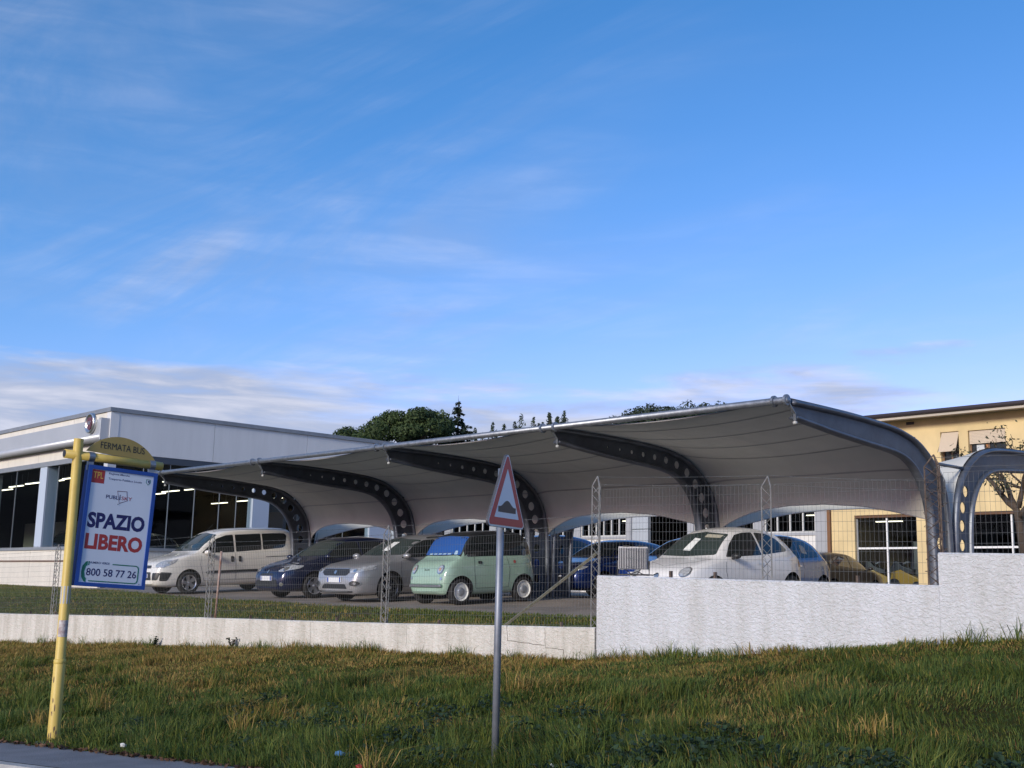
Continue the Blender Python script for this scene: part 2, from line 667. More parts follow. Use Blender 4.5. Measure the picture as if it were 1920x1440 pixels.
lw = thing('boundary_wall', 'low cream plastered wall with a stepped crack between grass bank and verge', 'wall', (-19, 10.8, -1.2))
xl = list(np.arange(-60, -27.9, 2.0)) + list(np.arange(-27.7, -10.55, 0.35)) + [-10.50]
wall_strip(xl, lambda x: interp(TOP_Z, x), 0.22).build('plaster_body', M_LOW, lw, world=True)
cr = MB()
for k, (xa, za, xb, zb) in enumerate([(-12.05, -0.53, -12.03, -0.74), (-12.03, -0.74, -11.35, -0.77), (-11.35, -0.545, -11.34, -0.80), (-11.34, -0.795, -11.02, -0.81), (-11.02, -0.81, -11.0, -0.98), (-14.1, -0.6, -14.08, -0.95), (-16.4, -0.64, -16.37, -1.0)]):
    n_ = 7
    for i in range(n_):
        p, q = i / n_, (i + 1) / n_
        j1, j2 = (0.012 * mnoise.noise(Vector((k * 3.1, (i + d) * 1.7, 1))) for d in (0, 1))
        x1, z1, x2, z2 = xa + (xb - xa) * p, za + (zb - za) * p, xa + (xb - xa) * q, za + (zb - za) * q
        if abs(xb - xa) > abs(zb - za):
            z1 += j1; z2 += j2
        else:
            x1 += j1; x2 += j2
        wd = 0.004 if k < 5 else 0.0025
        cr.sweep([(x1, y_wall(x1) - 0.003, z1), (x2, y_wall(x2) - 0.003, z2)], wd, 5)
o = cr.build('crack', M_CRACK, lw, world=True)
o['kind'] = 'stuff'
# rendered block joints of the low wall, faint ridges
for k in range(22):
    x = -27.2 + k * 0.76
    jt = MB()
    jt.sweep([(x, y_wall(x) - 0.001, interp(TOP_Z, x) - 0.02), (x + 0.01, y_wall(x) - 0.001, interp(BASE_Z, x) + 0.02)], (0.004, 0.006), 5)
    jt.build('block_joint', M_LOW, lw, world=True)

tw = thing('boundary_wall', 'tall white rough plaster wall that steps up at its right end', 'wall', (-7, 11.7, -0.6))
xt = list(np.arange(-10.47, -5.95, 0.3)) + [-5.93]
wall_strip(xt, lambda x: 0.17 + (x + 10.45) * -0.0133, 0.26).build('lower_panel', M_STUC, tw, world=True)
xt = [-5.93 + 0.002] + list(np.arange(-5.7, 8, 0.5))
wall_strip(xt, lambda x: 0.45 - 0.02 * (x + 5.9) * 0.8 if x < -4 else 0.42, 0.262).build('raised_panel', M_STUC, tw, world=True)

# ---------------------------------------------------------------- wire fences with lattice posts
M_LATT = mat('weathered_lattice_steel', (0.27, 0.265, 0.25), 0.6, 0.4, var=0.25, vscale=8)
M_RUST = mat('rusty_steel', (0.13, 0.095, 0.075), 0.85, 0.2, var=0.4, vscale=20)
M_STRUT = mat('weathered_angle_iron', (0.22, 0.21, 0.16), 0.7, 0.3, var=0.3, vscale=12)


def lattice_post(parent, x, dy, z0, z1, w=0.12, name='lattice_post', matl=None):
    y = y_wall(x) + dy
    b = MB()
    hw = w / 2
    legs = [(-hw, -hw * 0.6), (hw, -hw * 0.6), (0, hw * 0.9)]
    tipz = z1
    shz = z1 - 0.13
    for lx, ly in legs:
        b.sweep([(x + lx, y + ly, z0), (x + lx, y + ly, shz), (x, y, tipz)], 0.0085, 5)
    nseg = max(4, int((shz - z0) / 0.115))
    for k in range(3):
        (ax, ay), (bx_, by_) = legs[k], legs[(k + 1) % 3]
        pts = []
        for i in range(nseg + 1):
            z = z0 + (shz - z0) * i / nseg
            lx, ly = (ax, ay) if i % 2 == 0 else (bx_, by_)
            pts.append((x + lx, y + ly, z))
        b.sweep(pts, 0.005, 4)
        if k == 0:
            pts = [(x + (bx_ if i % 2 == 0 else ax), y + ay, z0 + (shz - z0) * i / nseg) for i in range(nseg + 1)]
            b.sweep(pts, 0.005, 4)
    return b.build(name, matl or M_LATT, parent, world=True)


def wire_bay(parent, xa, xb, zbot, ztop, dy, pitch=0.052, vp=0.105, r=0.0014):
    b = MB()
    n = int(abs(xb - xa) / pitch)
    nz = int((ztop(xa) - zbot(xa)) / vp)
    for i in range(n + 1):
        x = xa + (xb - xa) * i / n
        y = y_wall(x) + dy + 0.01 * math.sin(x * 2.3)
        wv = 0.006 * mnoise.noise(Vector((x * 3, 1, 2)))
        b.sweep([(x, y, zbot(x)), (x + wv, y + 0.004, (zbot(x) + ztop(x)) / 2), (x, y, ztop(x))], r, 4, caps=False)
    for j in range(nz + 1):
        pts = []
        for i in range(13):
            x = xa + (xb - xa) * i / 12
            z = zbot(x) + (ztop(x) - zbot(x)) * j / nz + 0.006 * mnoise.noise(Vector((x * 1.5, j, 4)))
            pts.append((x, y_wall(x) + dy + 0.01 * math.sin(x * 2.3), z))
        b.sweep(pts, r * 1.1, 4, caps=False)
    o = b.build('wire_mesh', M_WIRE, parent, world=True)
    o['kind'] = 'stuff'
    return o


def barbed(parent, pts, sag=0.02, r=0.0022):
    b = MB()
    path = []
    for (p, q) in zip(pts, pts[1:]):
        for i in range(10):
            t = i / 10
            path.append(tuple(Vector(p).lerp(Vector(q), t) - Vector((0, 0, sag * 4 * t * (1 - t)))))
    path.append(pts[-1])
    b.sweep(path, r, 4, caps=False)
    tot = 0
    for p, q in zip(path, path[1:]):
        p, q = Vector(p), Vector(q)
        k = int((q - p).length / 0.13)
        for i in range(k):
            c = p.lerp(q, (i + 0.5) / max(k, 1))
            a = random.uniform(0, 6.28)
            d = Vector((0.4, math.cos(a), math.sin(a))).normalized() * 0.016
            b.tube(c - d, c + d, 0.0018, 3, caps=False)
    return b.build('barbed_wire', M_WIRE, parent, world=True)


low_posts = [-31.6, -25.45, -19.55, -14.72]
fl = thing('wire_fence', 'low welded wire fence with lattice posts on the cream wall', 'fence', (-20, 10.95, -0.7))
for x in low_posts:
    zt = interp(TOP_Z, x)
    lattice_post(fl, x, 0.11, zt - 0.01, zt + 1.5)
pp = MB()
pp.tube((-19.33, y_wall(-19.33) + 0.12, -0.7), (-19.26, y_wall(-19.33) + 0.12, 0.52), 0.022, 8)
pp.build('pipe_post', mat('pale_rusty_pipe', (0.42, 0.33, 0.29), 0.7, col2=(0.22, 0.11, 0.07), vscale=7), fl, True, world=True)
ends = low_posts + [-10.55]
for a, b_ in zip(ends, ends[1:]):
    wire_bay(fl, a + 0.07, b_ - 0.07, lambda x: interp(TOP_Z, x) + 0.02, lambda x: interp(TOP_Z, x) + 1.27, 0.11)
for dz in (1.36, 1.49):
    barbed(fl, [(x, y_wall(x) + 0.11, interp(TOP_Z, x) + dz) for x in low_posts] + [(-10.5, y_wall(-10.5) + 0.11, interp(TOP_Z, -10.5) + dz - 0.02)])
for k in range(14):
    x = -26.5 + k * 1.18
    cb = MB()
    cb.box((x - 0.012, y_wall(x) + 0.09, interp(TOP_Z, x)), (x + 0.012, y_wall(x) + 0.13, interp(TOP_Z, x) + 0.06))
    cb.build('wire_clip', M_RUST, fl, world=True)

ft = thing('wire_fence', 'tall welded wire fence with barbed strands on the white wall', 'fence', (-8, 11.8, 0.1))
lattice_post(ft, -10.56, 0.10, -0.5, 1.48, 0.125)
lattice_post(ft, -8.01, 0.12, 0.15, 1.36, 0.13)
lattice_post(ft, -6.0, 0.14, 0.10, 1.50, 0.17, matl=M_RUST)
st = MB()
st.sweep([(-10.62, y_wall(-10.6) + 0.18, 0.47), (-13.1, y_wall(-13) + 0.95, -0.62)], (0.024, 0.02), 4)
st.build('brace_strut', M_STRUT, ft, world=True)
wz = lambda x: 0.18 - 0.0133 * (x + 10.45)
wire_bay(ft, -10.48, -8.09, wz, lambda x: wz(x) + 1.12, 0.12, 0.053, 0.105)
wire_bay(ft, -7.93, -6.10, wz, lambda x: wz(x) + 1.12, 0.12, 0.053, 0.105)
wire_bay(ft, -5.90, -1.5, lambda x: 0.44, lambda x: 1.30, 0.14, 0.053, 0.105)
for dz in (0.0, -0.105):
    barbed(ft, [(-10.56, y_wall(-10.56) + 0.1, 1.47 + dz), (-8.01, y_wall(-8) + 0.12, 1.37 + dz), (-6.0, y_wall(-6) + 0.14, 1.22 + dz)], 0.012)
    barbed(ft, [(-6.0, y_wall(-6) + 0.14, 1.47 + dz), (-1.0, y_wall(-1) + 0.14, 1.40 + dz)], 0.02)
# tangled old barbed wire wound round the corner post
tg = MB()
pts = []
for i in range(90):
    t = i / 89
    a = t * 2 * math.pi * 7
    rr_ = 0.10 + 0.04 * math.sin(i * 2.1)
    pts.append((-6.0 + rr_ * math.cos(a), y_wall(-6) + 0.14 + rr_ * math.sin(a), 0.16 + 1.1 * t + 0.03 * math.sin(i * 1.3)))
tg.sweep(pts, 0.003, 4)
tg.build('wound_wire', M_RUST, ft, world=True)
for x in (-9.4, -8.75, -6.9):
    cb = MB()
    cb.box((x - 0.014, y_wall(x) + 0.1, wz(x) - 0.01), (x + 0.014, y_wall(x) + 0.14, wz(x) + 0.07))
    cb.build('wire_clip', M_RUST, ft, world=True)

# ribbed floodlight standing on the wall
fl_r = thing('floodlight', 'grey ribbed floodlight housing on the white wall, beside the fence post', 'floodlight', (-10.08, 11.72, 0.165), R(31))
M_ALU = mat('cast_aluminium', (0.33, 0.335, 0.35), 0.5, 0.55, var=0.1, vscale=10)
hb = MB()
hb.box((-0.19, -0.05, 0.09), (0.19, 0.06, 0.38))
hb.build('housing', M_ALU, fl_r)
for i in range(17):
    fb = MB()
    x = -0.176 + i * 0.022
    fb.box((x - 0.004, -0.085, 0.10), (x + 0.004, -0.049, 0.365))
    fb.build('cooling_fin', M_ALU, fl_r)
for x in (-0.09, 0.10):
    sb = MB()
    sb.box((x - 0.035, -0.062, 0.381), (x + 0.035, 0.0, 0.392))
    sb.build('clip', M_DARK, fl_r)
yk = MB()
yk.sweep([(-0.205, 0, 0.2), (-0.205, 0, 0.02), (0.205, 0, 0.02), (0.205, 0, 0.2)], (0.012, 0.02), 6)
yk.build('yoke', M_DARK, fl_r)
cbm = MB()
cbm.sweep([(-0.1, -0.04, 0.09), (-0.02, -0.08, 0.03), (0.06, -0.05, 0.06), (0.14, -0.07, 0.025), (0.26, -0.02, 0.02), (0.3, 0.1, 0.05)], 0.007, 6)
cbm.build('cable', M_BLACK, fl_r, True)

# ---------------------------------------------------------------- the two back-to-back carports
AX0, AS, NA = -9.7944, 5.0096, 5
OUT = [(15.0, 2.83), (15.9, 2.83), (16.7, 2.82), (17.5, 2.79), (18.1, 2.75), (18.6, 2.66), (18.86, 2.57), (19.08, 2.45), (19.26, 2.33), (19.40, 2.21), (19.53, 2.07), (19.63, 1.93), (19.71, 1.77), (19.76, 1.60), (19.81, 1.40), (19.84, 1.2), (19.86, 0.8), (19.87, 0.3), (19.87, -0.26)]
INN = [(15.06, 2.61), (15.6, 2.56), (16.2, 2.50), (17.2, 2.43), (17.95, 2.385), (18.3, 2.33), (18.5, 2.265), (18.68, 2.17), (18.83, 2.05), (18.95, 1.93), (19.05, 1.79), (19.12, 1.67), (19.17, 1.54), (19.21, 1.40), (19.24, 1.2), (19.27, 0.8), (19.29, 0.3), (19.30, -0.26)]
HOLES = [(16.45, 2.65, .022), (16.8, 2.635, .03), (17.15, 2.62, .042), (17.49, 2.605, .052), (17.84, 2.585, .062), (18.19, 2.555, .072), (18.53, 2.49, .082), (18.86, 2.36, .092), (19.13, 2.15, .098), (19.34, 1.88, .102), (19.47, 1.58, .105), (19.52, 1.25, .105), (19.54, 0.90, .105), (19.56, 0.55, .105), (19.57, 0.2, .10)]
MIR = 39.93


def dense(pts, step=0.12):
    out = []
    for p, q in zip(pts, pts[1:]):
        n = max(1, int(math.hypot(q[0] - p[0], q[1] - p[1]) / step))
        out += [(p[0] + (q[0] - p[0]) * i / n, p[1] + (q[1] - p[1]) * i / n) for i in range(n)]
    return out + [pts[-1]]


def smooth2(pts, it=2):
    for _ in range(it):
        q = [pts[0]]
        for a, b in zip(pts, pts[1:]):
            q += [(a[0] * .75 + b[0] * .25, a[1] * .75 + b[1] * .25), (a[0] * .25 + b[0] * .75, a[1] * .25 + b[1] * .75)]
        pts = q + [pts[-1]]
    return pts


OUTS, INNS = smooth2(OUT), smooth2(INN)
M_ARCH = mat('dark_grey_galvanised_beam', (0.10, 0.115, 0.14), 0.5, 0.4, var=0.25, vscale=2.5, bump=0.04, bscale=40)
M_FLANGE = mat('grey_galvanised_flange', (0.15, 0.165, 0.195), 0.40, 0.6, var=0.22, vscale=3.0)
M_MEMB = mat('white_pvc_membrane', (0.64, 0.617, 0.55), 0.9, trans=0.05, var=0.07, vscale=1.1, spec=0.1, bump=0.25, bscale=2.2, bdist=0.05, stretch=(1.0, 0.35, 1.0))
M_SEAM = mat('membrane_seam', (0.42, 0.41, 0.41), 0.8)
webs, endw, flo, fli = {}, {}, {}, {}
for sgn in (1, -1):
    yy = (lambda y: y) if sgn == 1 else (lambda y: MIR - y)
    outline = [(yy(y), z) for y, z in OUTS] + [(yy(y), z) for y, z in reversed(INNS)]
    hl = [[(yy(y + r * math.cos(t)), z + r * math.sin(t)) for t in np.linspace(0, 2 * math.pi, 20, endpoint=False)] for y, z, r in HOLES]
    # XY plane (y, z) -> world (x thickness)
    webs[sgn] = plate_mesh([outline] + hl, 0.012, frame_mtx((0, 0, 0), (0, 1, 0), (0, 0, 1)))
    keep = [k for k, h_ in enumerate(HOLES) if (h_[1] < 1.0 if sgn == 1 else h_[1] < 2.0)]
    endw[sgn] = plate_mesh([outline] + [hl[k] for k in keep], 0.012, frame_mtx((0, 0, 0), (0, 1, 0), (0, 0, 1)))
    fo, fi = MB(), MB()
    fo.sweep([(0, yy(y), z) for y, z in OUTS], (0.048, 0.095), 10, ref=(0, 0, 1))
    fi.sweep([(0, yy(y), z) for y, z in INNS], (0.042, 0.085), 10, ref=(0, 0, 1))
    flo[sgn], fli[sgn] = fo.mesh('outer_flange'), fi.mesh('inner_flange')
MEMC = [(14.93, 2.90)] + [(y + (0.06 if y > 18.6 else 0.0), z + (0.065 if z > 1.9 else 0.02)) for y, z in OUT if z > 1.13 and y > 15.1]
MEMC = smooth2(MEMC, 2)
_len = [0]
for p, q in zip(MEMC, MEMC[1:]):
    _len.append(_len[-1] + math.hypot(q[0] - p[0], q[1] - p[1]))
MLEN = _len[-1]


def memc(t):
    s = min(max(t, 0), 1) * MLEN
    i = min(int(np.searchsorted(_len, s)), len(_len) - 1)
    i = max(i, 1)
    k = (s - _len[i - 1]) / max(1e-6, _len[i] - _len[i - 1])
    (a, b), (c, d) = MEMC[i - 1], MEMC[i]
    dy, dz = c - a, d - b
    l = math.hypot(dy, dz)
    return a + dy * k, b + dz * k, dz / l, -dy / l       # point and the inward normal


def memb_pt(s, u, x0, x1, yy, off=0.0):
    q = 4 * s * (1 - s)
    t = 0.004 * q + u * (1 - 0.004 * q - (0.62 / MLEN) * q)
    y, z, ny, nz = memc(t)
    # blend normals so that the sag turns smoothly from downward to inward
    sag = q * (0.14 + 0.10 * math.sin(math.pi * min(1, t * 1.1)) + 0.50 * t ** 3) + off
    return (x0 + (x1 - x0) * s, yy(y + ny * sag), z + nz * sag)


def carport(name, label, sgn):
    yy = (lambda y: y) if sgn == 1 else (lambda y: MIR - y)
    root = thing(name, label, 'carport', (AX0 - 2 * AS, yy(19.6), -0.24))
    base = BASE[root]
    for i in range(NA):
        x = AX0 - i * AS
        a = link('arch', webs[sgn] if i else endw[sgn], M_ARCH, root)
        a.location = Vector((x, 0, 0)) - base
        for nm, me in (('outer_flange', flo[sgn]), ('inner_flange', fli[sgn])):
            f = link(nm, me, M_FLANGE, a, True)
        bp = MB()
        bp.box((x - 0.2, yy(19.2), -0.3), (x + 0.2, yy(19.95), -0.215))
        bp.build('base_plate', M_FLANGE, root, world=True)
        for dx in (-0.16, 0.16) if i else (-0.2, 0.02):
            cl = MB()
            cl.lathe([(x + dx - 0.022, 0.075), (x + dx - 0.018, 0.088), (x + dx + 0.018, 0.088), (x + dx + 0.022, 0.075)], 14, 'x', (0, yy(14.86), 2.85))
            cl.build('pipe_collar', M_GALV, root, world=True)
        bk = MB()
        bk.sweep([(x + 0.02, yy(14.88), 2.83), (x + 0.05, yy(15.02), 2.66), (x + 0.03, yy(15.05), 2.56)], (0.012, 0.03), 6)
        bk.build('tip_bracket', M_GALV, root, world=True)
        sp = MB()
        sp.lathe([(2.50, 0.0), (2.505, 0.03), (2.54, 0.036), (2.55, 0.016), (2.58, 0.01)], 10, 'z', (x + 0.03, yy(15.06), 0))
        sp.build('downlight', mat('lamp_housing_white', (0.45, 0.45, 0.43), 0.5), root, True, world=True)
    rp = MB()
    rp.tube((AX0 + 0.05, yy(14.86), 2.85), (AX0 - (NA - 1) * AS - 0.35, yy(14.86), 2.85), 0.056, 14)
    rp.build('ridge_pipe', M_GALV, root, True, world=True)
    for i in range(NA - 1):
        x0, x1 = AX0 - i * AS, AX0 - (i + 1) * AS
        ns, nu = 28, 44
        b = MB()
        vs = [memb_pt(a / ns, u / nu, x0, x1, yy) for a in range(ns + 1) for u in range(nu + 1)]
        k = nu + 1
        fs = [(a * k + u, (a + 1) * k + u, (a + 1) * k + u + 1, a * k + u + 1) for a in range(ns) for u in range(nu)]
        b.add(vs, fs)
        mb_ = b.build('membrane', M_MEMB, root, True, world=True)
        for u in (0.13, 0.30, 0.47, 0.64, 0.82):
            sm = MB()
            vs = []
            for a in range(ns + 1):
                vs += [memb_pt(a / ns, u - 0.004, x0, x1, yy, 0.006), memb_pt(a / ns, u + 0.004, x0, x1, yy, 0.006)]
            sm.add(vs, [(2 * a, 2 * a + 2, 2 * a + 3, 2 * a + 1) for a in range(ns)])
            sm.build('seam', M_SEAM, mb_, True, world=True)
        for u in (0.0, 1.0):
            hm = MB()
            hm.sweep([memb_pt(a / ns, u, x0, x1, yy, 0.0) for a in range(ns + 1)], 0.012, 6)
            hm.build('hem', M_SEAM, mb_, True, world=True)
    return root


cpf = carport('carport_canopy', 'front white membrane carport on curved steel arches over the cars', 1)
cpr = carport('carport_canopy', 'rear white membrane carport curving away behind the front one', -1)
for i in range(NA):
    x = AX0 - i * AS
    tb = MB()
    tb.tube((x, 19.42, 2.30), (x, MIR - 19.42, 2.30), 0.03, 8)
    tb.build('tie_bar', M_FLANGE, cpf, True, world=True)
# cable conduit on the end arch
cd = MB()
cd.sweep([(AX0 + 0.1, 19.42, 2.2), (AX0 + 0.1, 19.36, 2.12), (AX0 + 0.1, 19.36, 1.75)], 0.014, 6)
cd.sweep([(AX0 + 0.1, 19.42, 2.2), (AX0 + 0.1, 19.62, 2.0), (AX0 + 0.1, 19.62, 0.2)], 0.012, 6)
cd.build('conduit', M_GALV, cpf, True, world=True)

# ---------------------------------------------------------------- car showroom (left)
M_CLAD = mat('white_metal_cladding', (0.68, 0.685, 0.69), 0.5, 0.0, var=0.05, vscale=2.2, stretch=(1, 1, 0.12))
M_CLADC = mat('cream_and_sunlit_cladding', (0.70, 0.66, 0.58), 0.55, var=0.07, vscale=2.2, stretch=(1, 1, 0.15))  # own cream on lower panels, sun's warmth painted into the white front fascia
M_TRIM = mat('grey_roof_trim', (0.26, 0.28, 0.31), 0.5, 0.4, var=0.12, vscale=3)
M_BANDG = mat('grey_sign_band', (0.44, 0.46, 0.49), 0.4, 0.25, var=0.06, vscale=0.7)
M_FRAME = mat('grey_aluminium_frame', (0.30, 0.32, 0.34), 0.45, 0.4, var=0.08, vscale=3)
M_FRDK = mat('dark_blue_grey_frame', (0.06, 0.075, 0.10), 0.45, 0.3)
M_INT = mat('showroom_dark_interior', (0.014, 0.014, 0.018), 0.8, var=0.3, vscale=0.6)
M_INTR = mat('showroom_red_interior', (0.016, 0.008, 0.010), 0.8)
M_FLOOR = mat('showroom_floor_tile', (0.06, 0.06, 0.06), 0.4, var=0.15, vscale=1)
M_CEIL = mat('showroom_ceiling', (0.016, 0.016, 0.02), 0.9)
M_PIL = mat('pale_blue_pillar', (0.45, 0.52, 0.62), 0.55)

SX, SY = -38.23, 17.15
sr = thing('car_showroom', 'white clad flat roofed car showroom with glass front and round badge', 'building', (SX - 8, SY + 5, -0.35))


def wb(name, a, b, mt, parent=sr, label=None):
    q = MB()
    q.box(a, b)
    return q.build(name, mt, parent, world=True, label=label)


XE, YE = -66.0, 29.3
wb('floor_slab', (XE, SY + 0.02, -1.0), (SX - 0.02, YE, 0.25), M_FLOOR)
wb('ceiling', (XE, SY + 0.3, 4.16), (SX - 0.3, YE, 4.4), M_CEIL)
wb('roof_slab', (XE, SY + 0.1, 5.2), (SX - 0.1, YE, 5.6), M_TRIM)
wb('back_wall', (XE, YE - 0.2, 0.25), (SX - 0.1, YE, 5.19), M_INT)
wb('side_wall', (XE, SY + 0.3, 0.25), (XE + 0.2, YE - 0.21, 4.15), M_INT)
wb('cream_partition', (-64, 24.4, 0.25), (-52.0, 24.55, 2.75), mat('cream_partition_board', (0.30, 0.29, 0.20), 0.7))
wb('red_partition', (-44.0, 26.4, 0.25), (-40.4, 26.5, 3.3), M_INTR)
wb('display_board', (-41.9, 25.8, 0.3), (-40.75, 25.95, 3.25), mat('grey_display_board', (0.16, 0.19, 0.23), 0.5))
wb('display_header', (-41.9, 25.77, 2.78), (-40.75, 25.798, 3.27), mat('blue_display_header', (0.10, 0.17, 0.26), 0.5))
wb('display_board', (-40.55, 26.2, 0.3), (-40.4, 26.35, 2.9), mat('pale_post_board', (0.32, 0.34, 0.36), 0.5))
# roof trim
wb('roof_trim', (XE, SY - 0.06, 5.62), (SX + 0.06, SY + 0.14, 5.76), M_TRIM)
wb('roof_trim', (SX - 0.14, SY + 0.145, 5.62), (SX + 0.06, YE, 5.76), M_TRIM)
# fascia panels with open joints
x = SX - 0.0
k = 0
while x > XE:
    w = 3.02
    wb('fascia_panel', (x - w + 0.012, SY, 4.20), (x - (0.0 if k else 0.302), SY + 0.1, 5.615), M_CLADC)
    x -= w
    k += 1
for y0, y1 in ((SY + 0.30, 21.1), (21.115, 25.1), (25.115, 29.28)):
    wb('fascia_panel', (SX - 0.1, y0, 4.215), (SX, y1, 5.615), M_CLAD)
wb('corner_panel', (SX - 0.30, SY - 0.012, 4.19), (SX + 0.012, SY + 0.296, 5.617), M_CLAD)
# projecting sign band with a round lower edge
wb('sign_band', (XE, SY - 0.32, 4.78), (SX - 0.08, SY - 0.015, 5.33), M_BANDG)
q = MB()
q.tube((XE, SY - 0.21, 4.72), (SX - 0.08, SY - 0.21, 4.72), 0.15, 16)
q.build('sign_band_roll', M_BANDG, sr, True, world=True)
wb('sign_band_end', (SX - 0.077, SY - 0.33, 4.62), (SX - 0.03, SY - 0.016, 5.37), mat('pale_grey_end_cap', (0.5, 0.51, 0.53), 0.5))
# badge
bc = (-38.98, SY - 0.36, 5.22)
q = MB()
q.lathe([(SY - 0.32, 0.36), (SY - 0.40, 0.36), (SY - 0.45, 0.33), (SY - 0.43, 0.29), (SY - 0.40, 0.28), (SY - 0.40, 0.0)], 36, 'y', (bc[0], 0, bc[2]))
bdg = q.build('badge', M_CHROME, sr, True, world=True)
shield = [(-0.17, 0.20), (0.17, 0.20), (0.19, 0.0), (0.12, -0.19), (0, -0.235), (-0.12, -0.19), (-0.19, 0.0)]
me = plate_mesh([shield], 0.012, frame_mtx(Vector((bc[0], SY - 0.415, bc[2])) - BASE[sr], (1, 0, 0), (0, 0, 1)))
link('badge_shield', me, mat('dark_red_enamel', (0.10, 0.012, 0.02), 0.25), bdg)
me = text_mesh('FIAT', 0.17, frame_mtx(Vector((bc[0], SY - 0.432, bc[2])) - BASE[sr], (1, 0, 0), (0, 0, 1)), 0.003, 0.003, sx=0.72)
link('badge_lettering', me, M_CHROME, bdg)
# window heads, sills, pillars
wb('window_head', (XE, SY - 0.02, 4.02), (SX, SY + 0.12, 4.197), M_FRAME)
wb('window_head', (SX - 0.12, SY + 0.13, 3.98), (SX + 0.02, YE, 4.20), M_FRDK)
wb('window_sill', (XE, SY - 0.05, 0.94), (SX - 0.1, SY + 0.2, 1.05), M_FRAME)
wb('window_sill', (SX - 0.2, SY + 0.3, 0.94), (SX + 0.05, YE - 0.3, 1.05), M_FRAME)
for x0, x1 in ((-44.0, -43.36), (-49.6, -48.95), (-55.2, -54.55)):
    q = MB()
    q.box((x0, SY + 0.01, 1.051), (x1, SY + 0.45, 4.015))
    q.build('pillar', M_PIL if x0 > -45 else M_FRAME, sr, world=True)
wb('corner_pillar', (SX - 0.32, SY + 0.02, 1.051), (SX - 0.02, SY + 0.32, 4.015), mat('white_corner_pillar', (0.55, 0.57, 0.6), 0.5))
wb('pillar', (SX - 0.34, 22.85, 1.051), (SX + 0.03, 23.55, 3.975), M_PIL)
wb('end_wall', (SX - 0.3, 28.25, -1.0), (SX + 0.012, YE, 3.975), M_PIL)
# lower wall panels
k = 0
x = SX
while x > XE:
    wb('lower_panel', (x - 1.99, SY, 0.57), (x - 0.006, SY + 0.1, 0.935), M_CLADC)
    wb('lower_panel', (x - 1.99, SY, -1.0), (x - 0.006, SY + 0.1, 0.515), M_CLADC)
    x -= 2.0
wb('brown_moulding', (XE, SY - 0.03, 0.518), (SX + 0.02, SY + 0.09, 0.566), mat('brown_moulding', (0.16, 0.09, 0.06), 0.7))
y = SY + 0.305
while y < 28.2:
    wb('lower_panel', (SX - 0.1, y, -1.0), (SX, min(y + 1.99, 28.24), 0.935), M_CLADC)
    y += 2.0
# glass panes with thin mullions
xe = [SX - 0.34, -39.7, -41.1, -42.4, -43.34]
for a, b in zip(xe, xe[1:]):
    wb('glass_pane', (b + 0.012, SY + 0.06, 1.06), (a - 0.012, SY + 0.07, 4.01), M_GLASS)
for a, b in ((-44.02, -46.4), (-46.4, -48.93), (-49.62, -52), (-52, -54.5), (-55.2, -60), (-60, -65.5)):
    wb('glass_pane', (b + 0.012, SY + 0.06, 1.06), (a - 0.012, SY + 0.07, 4.01), M_GLASS)
ye = [SY + 0.36, 18.5, 19.5, 20.5, 21.5, 22.2, 22.82]
for a, b in zip(ye, ye[1:]):
    wb('glass_pane', (SX - 0.07, a + 0.01, 1.06), (SX - 0.06, b - 0.01, 3.97), M_GLASS)
ye2 = [23.58, 24.7, 25.8, 27.0, 28.22]
for a, b in zip(ye2, ye2[1:]):
    wb('glass_pane', (SX - 0.07, a + 0.01, 1.06), (SX - 0.06, b - 0.01, 3.97), M_GLASS)
for yv in ye[1:-1] + ye2[1:-1]:
    wb('mullion', (SX - 0.085, yv - 0.012, 1.055), (SX - 0.05, yv + 0.012, 3.975), M_FRAME)
for xv in xe[1:-1] + [-46.4, -52]:
    wb('mullion', (xv - 0.012, SY + 0.05, 1.055), (xv + 0.012, SY + 0.085, 4.015), M_FRAME)
# ceiling lamps
TUBES = [(-43.4, 18.1), (-45.3, 18.3), (-47.3, 18.2), (-49.6, 18.4), (-52.1, 18.9), (-44.0, 23.5), (-46.0, 23.5), (-48.0, 23.9), (-45.6, 28.3), (-48.2, 28.4), (-50.9, 28.6), (-41.0, 21.0), (-40.0, 26.6)]
for x, y in TUBES:
    lt = thing('ceiling_lamp', 'slim lit tube lamp under the showroom ceiling', 'lamp', (x, y, 3.65), 0, 'tube lamps under the showroom ceiling')
    q = MB()
    q.box((-0.75, -0.05, 0.03), (0.75, 0.05, 0.07))
    q.build('casing', M_FRAME, lt)
    q = MB()
    q.box((-0.74, -0.035, 0.0), (0.74, 0.035, 0.028))
    q.build('lit_tube', M_TUBE, lt)
    q = MB()
    for dx in (-0.6, 0.6):
        q.tube((dx, 0, 0.07), (dx, 0, 0.50), 0.006, 5)
    q.build('hanger', M_FRAME, lt)

# ---------------------------------------------------------------- workshop behind the carports
WY = 40.0
ws = thing('workshop', 'grey panelled workshop with strip windows and an open lit bay', 'building', (-36, WY + 4, -0.2))
M_WPAN = mat('grey_workshop_panel', (0.36, 0.37, 0.39), 0.65, var=0.07, vscale=1)
M_WPAN2 = mat('pale_grey_metal_panel', (0.44, 0.48, 0.52), 0.5, 0.1, var=0.05, vscale=0.8)
M_WWH = mat('white_workshop_wall', (0.72, 0.70, 0.66), 0.7, var=0.06, vscale=1)
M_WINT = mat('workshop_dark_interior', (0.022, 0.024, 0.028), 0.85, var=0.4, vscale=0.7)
ZT = 4.9


def wbw(name, x0, x1, z0, z1, mt, y0=WY, y1=WY + 0.2, parent=ws):
    q = MB()
    q.box((x0, y0, z0), (x1, y1, z1))
    return q.build(name, mt, parent, world=True)


XL = -58.0
